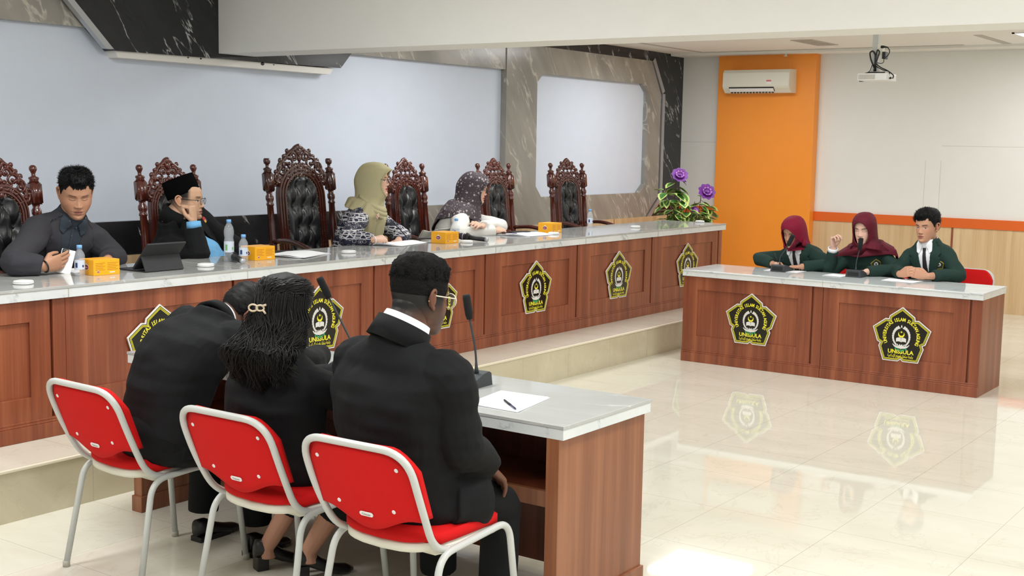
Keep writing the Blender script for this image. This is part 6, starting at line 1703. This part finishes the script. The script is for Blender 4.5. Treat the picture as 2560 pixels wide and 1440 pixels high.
hw_ = atx(713, 775, 3.2)
W_ = Person('person with long wavy dark hair in black jacket, seen from behind', (3.24, 3.30, 0), hw_, (0.95, 0.26, -0.12), (0.02, 0, 1), hw_+V((-0.055, -0.02, -0.155)), (3.26, 3.32, 0.55), (0.99, 0.10, 0), 0.205,
            dict(el=(3.42, 3.52, 0.80), wr=(3.70, 3.42, 0.795), hand=((0.9, -0.3, 0), (0, 0, -1))),
            dict(el=(3.36, 3.08, 0.80), wr=(3.68, 3.14, 0.795), hand=((0.95, 0.2, 0), (0, 0, -1))),
            dict(skin=np.array(rgb(190, 140, 116)[:3]), eyes='open', neck=0.05, nose=0.9), 1.02, 0.2, 0.98)
W_.body(0.004, (((3.60, 3.46, 0.50), (3.47, 3.645, 0.10)), ((3.60, 3.24, 0.50), (3.49, 3.43, 0.12))))
W_.garment('jacket', black_suit, (0.086, 0.080, 0.068, 0.064, 0.056, 0.048), 0.95, amp=0.006, lo=-0.12, seed=6.0)
b = B(); sk_ = []
W_.legs(black_trs, ((3.60, 3.47, 0.50), (3.60, 3.23, 0.50)), ((3.485, 3.63, 0.10), (3.51, 3.42, 0.12)), (0.115, 0.105, 0.085, 0.080, 0.080), 'trousers', 0.16)
W_.shoe(shoe_m, (3.475, 3.655, 0), (0.9, -0.35, 0), 0.05); W_.shoe(shoe_m, (3.49, 3.44, 0), (0.88, -0.4, 0), 0.05)
def long_cap(P):
    X, Y, Z = hz(P); ay = np.abs(Y)
    line = np.where(X > 0.05, 0.058, np.where(X > 0.0, np.interp(X, [0.0, 0.05], [0.0, 0.05]), np.where(X > -0.03, np.interp(X, [-0.03, 0.0], [-0.05, 0.012]), -0.11)))
    m = (Z-line)/0.012
    return np.where(m > 0, (0.010+0.012*np.clip((Z-0.02)/0.06, 0, 1))*np.clip(m, 0.3, 1), -1.0)
W_.hair(MT['hair'], long_cap, 0.003, 40)
rnd = random.Random(4); b = B()
clipP = W_.H @ V((-0.130, 0.028, 0.0))
clumps = [(3.205+q*0.145+rnd.uniform(-0.02, 0.02), rnd.uniform(0.88, 0.98)+0.04*abs(q)-0.02*(q > 0), rnd.uniform(0, 6.3), rnd.uniform(0.007, 0.015), rnd.uniform(-0.03, 0.02)) for q in [rnd.uniform(-1, 1) for _ in range(46)]]
for i in range(2700):
    kind = 0 if i < 1050 else 1
    if kind == 0:      # swept back over the crown into the clip, then falling
        z0 = rnd.uniform(0.0, 0.108); a = rnd.uniform(-PI*0.80, PI*0.80)
    else: z0 = rnd.uniform(-0.07, 0.058); a = rnd.uniform(-1.6, 1.6)
    xf, xb, w = (float(q) for q in prof(z0)); c, sn = math.cos(a), math.sin(a); off = 0.020+0.012*max(0.0, min(1.0, (z0-0.02)/0.06))+rnd.uniform(-0.002, 0.004)
    xh = -0.012-(-0.012-xb)*c if c > 0 else -0.012-(xf+0.012)*c*0.92
    p0 = W_.H @ V((xh-off*c*0.9, (w+off)*sn*0.98, z0+0.012))
    if kind == 0:
        q1 = W_.H @ V((-0.115, (w*0.75)*sn*0.75+0.01, max(z0*0.55, -0.02)+0.012)); p1 = p0.lerp(q1, 0.55)+(p0-(W_.H @ V((-0.02, 0, 0)))).normalized()*0.010
        p2 = clipP+V((rnd.uniform(-0.012, 0.012), rnd.uniform(-0.018, 0.018), rnd.uniform(-0.02, 0.01)))
        p25 = p2+V((-0.012, rnd.uniform(-0.05, 0.05), -0.06))
        chain = [p0, p1, p2, p25]
    else:
        p1 = p0+V((-0.012, 0.004*sn, -0.05)); p2 = p1+V((-0.016, 0.010*sn, -0.06)); chain = [p0, p1, p2]
    ck = rnd.choice(clumps)
    yy, ze, ph, am, dx = ck; jx, jy = rnd.gauss(0, 0.010), rnd.gauss(0, 0.013)
    ft = max(0.0, 1-((yy-3.23)/0.20)**2)
    p3 = V((3.055-0.045*ft+dx+jx, yy*0.7+chain[-1].y*0.3+jy, 1.02)); p4 = V((3.065-0.04*ft+dx+jx*0.6, yy+jy*0.7, ze+rnd.uniform(-0.025, 0.02)))
    pts = bend(chain+[p3, p4], 6); m_ = len(pts)
    for j in range(m_):
        u = j/(m_-1); g_ = max(0, u-0.45)/0.55
        pts[j] = pts[j]+V((am*g_*math.sin(ph+u*22), am*1.5*g_*math.cos(ph+u*22), 0))
    b.tube(pts, [0.0019*(1-0.6*(j/(m_-1))**3) for j in range(m_)], 4)
core = B()
srings(core, [(W_.H @ V((-0.060, 0, 0.03)), V((0, 1, 0)), 0.060, V((1, 0, 0)), 0.03), (W_.H @ V((-0.090, 0.0, -0.06)), V((0, 1, 0)), 0.070, V((1, 0, 0)), 0.025), (V((3.055, 3.22, 1.03)), V((0, 1, 0)), 0.100, V((1, 0, 0)), 0.030), (V((3.045, 3.225, 0.97)), V((0, 1, 0)), 0.105, V((1, 0, 0)), 0.026), (V((3.06, 3.225, 0.92)), V((0, 1, 0)), 0.07, V((1, 0, 0)), 0.015)])
me = core.tomesh(); b.mesh(me); bpy.data.meshes.remove(me)
b.build('long_hair', plain('wavy_hair', rgb(17, 15, 15), 0.5, spec=0.3), W_.t, world=True)
cl = B(); cq = W_.H @ V((-0.156, 0.028, 0.005)); vx = V((0.45, -0.89, 0)); vz = V((0, 0, 1))
cl.tube([cq+vx*(0.016*math.cos(a)-0.012)+vz*0.012*math.sin(a) for a in [2*PI*i/20 for i in range(21)]], 0.0035, 8)
cl.tube([cq+vx*(0.014*math.cos(a)+0.014)+vz*0.010*math.sin(a) for a in [2*PI*i/20 for i in range(21)]], 0.0035, 8)
cl.tube([cq+vx*0.022+vz*0.008, cq+vx*0.036+vz*0.012], 0.004, 8); cl.tube([cq+vx*0.024-vz*0.006, cq+vx*0.034-vz*0.02], 0.004, 8)
cl.build('hair_clip', plain('beige_clip', rgb(206, 188, 160), 0.35), W_.t, world=True)

hm1 = V((3.60, 3.93, 1.005))
M1 = Person('person in black suit bending face down over the near desk', (3.22, 4.00, 0), hm1, (0.50, -0.10, -0.86), (0.84, -0.22, 0.50), (3.42, 3.895, 1.005), (3.20, 3.94, 0.57), (0.8, 0.0, -0.6), 0.235,
            dict(el=(3.73, 4.55, 0.815), wr=(3.95, 4.28, 0.80), hand=((0.4, -0.9, 0), (0, 0, -1))),
            dict(el=(3.70, 3.66, 0.815), wr=(3.96, 3.82, 0.80), hand=((0.4, 0.9, 0), (0, 0, -1))),
            dict(skin=np.array(rgb(150, 104, 84)[:3]), eyes='down', neck=0.060, nose=1.0, fade=(-0.06, 0.0)), 1.02, 0.42, 1.02, 0.045)
M1.body(0.004)
def tail1(b): b.ball(M1.P-V((0.0, 0, 0.03)), 0.16, 0.20, 0.11, basis((1, 0, 0)), 24, 14)
M1.garment('suit_jacket', black_suit, (0.098, 0.092, 0.076, 0.070, 0.060, 0.050), 0.96, amp=0.006, lo=-0.06, extra=tail1, seed=9.0)
M1.neck_ring('shirt_collar', white_sh, 0.066, 0.045, 0.058, 0.006, 0.3, gap=0.8)
M1.neck_ring('jacket_collar', black_suit, 0.072, 0.045, 0.016, 0.012, 0.3, gap=1.4)
fn1 = short_hair(0.060, 0.012, 0.022, 0.0, -0.035)
M1.hair(MT['hair'], fn1, 0.004, 50); M1.strands(MT['hair'], fn1, 3000, 0.026, 0.0009, spiky=0.75, seed=12, lift=0.08)
M1.legs(black_trs, ((3.58, 4.13, 0.49), (3.58, 3.83, 0.49)), ((3.56, 4.14, 0.08), (3.57, 3.82, 0.08)), (0.108, 0.098, 0.082, 0.072, 0.066), hem=0.05)
for y in (4.14, 3.82): M1.shoe(shoe_m, (3.57, y, 0), (1, 0, 0))
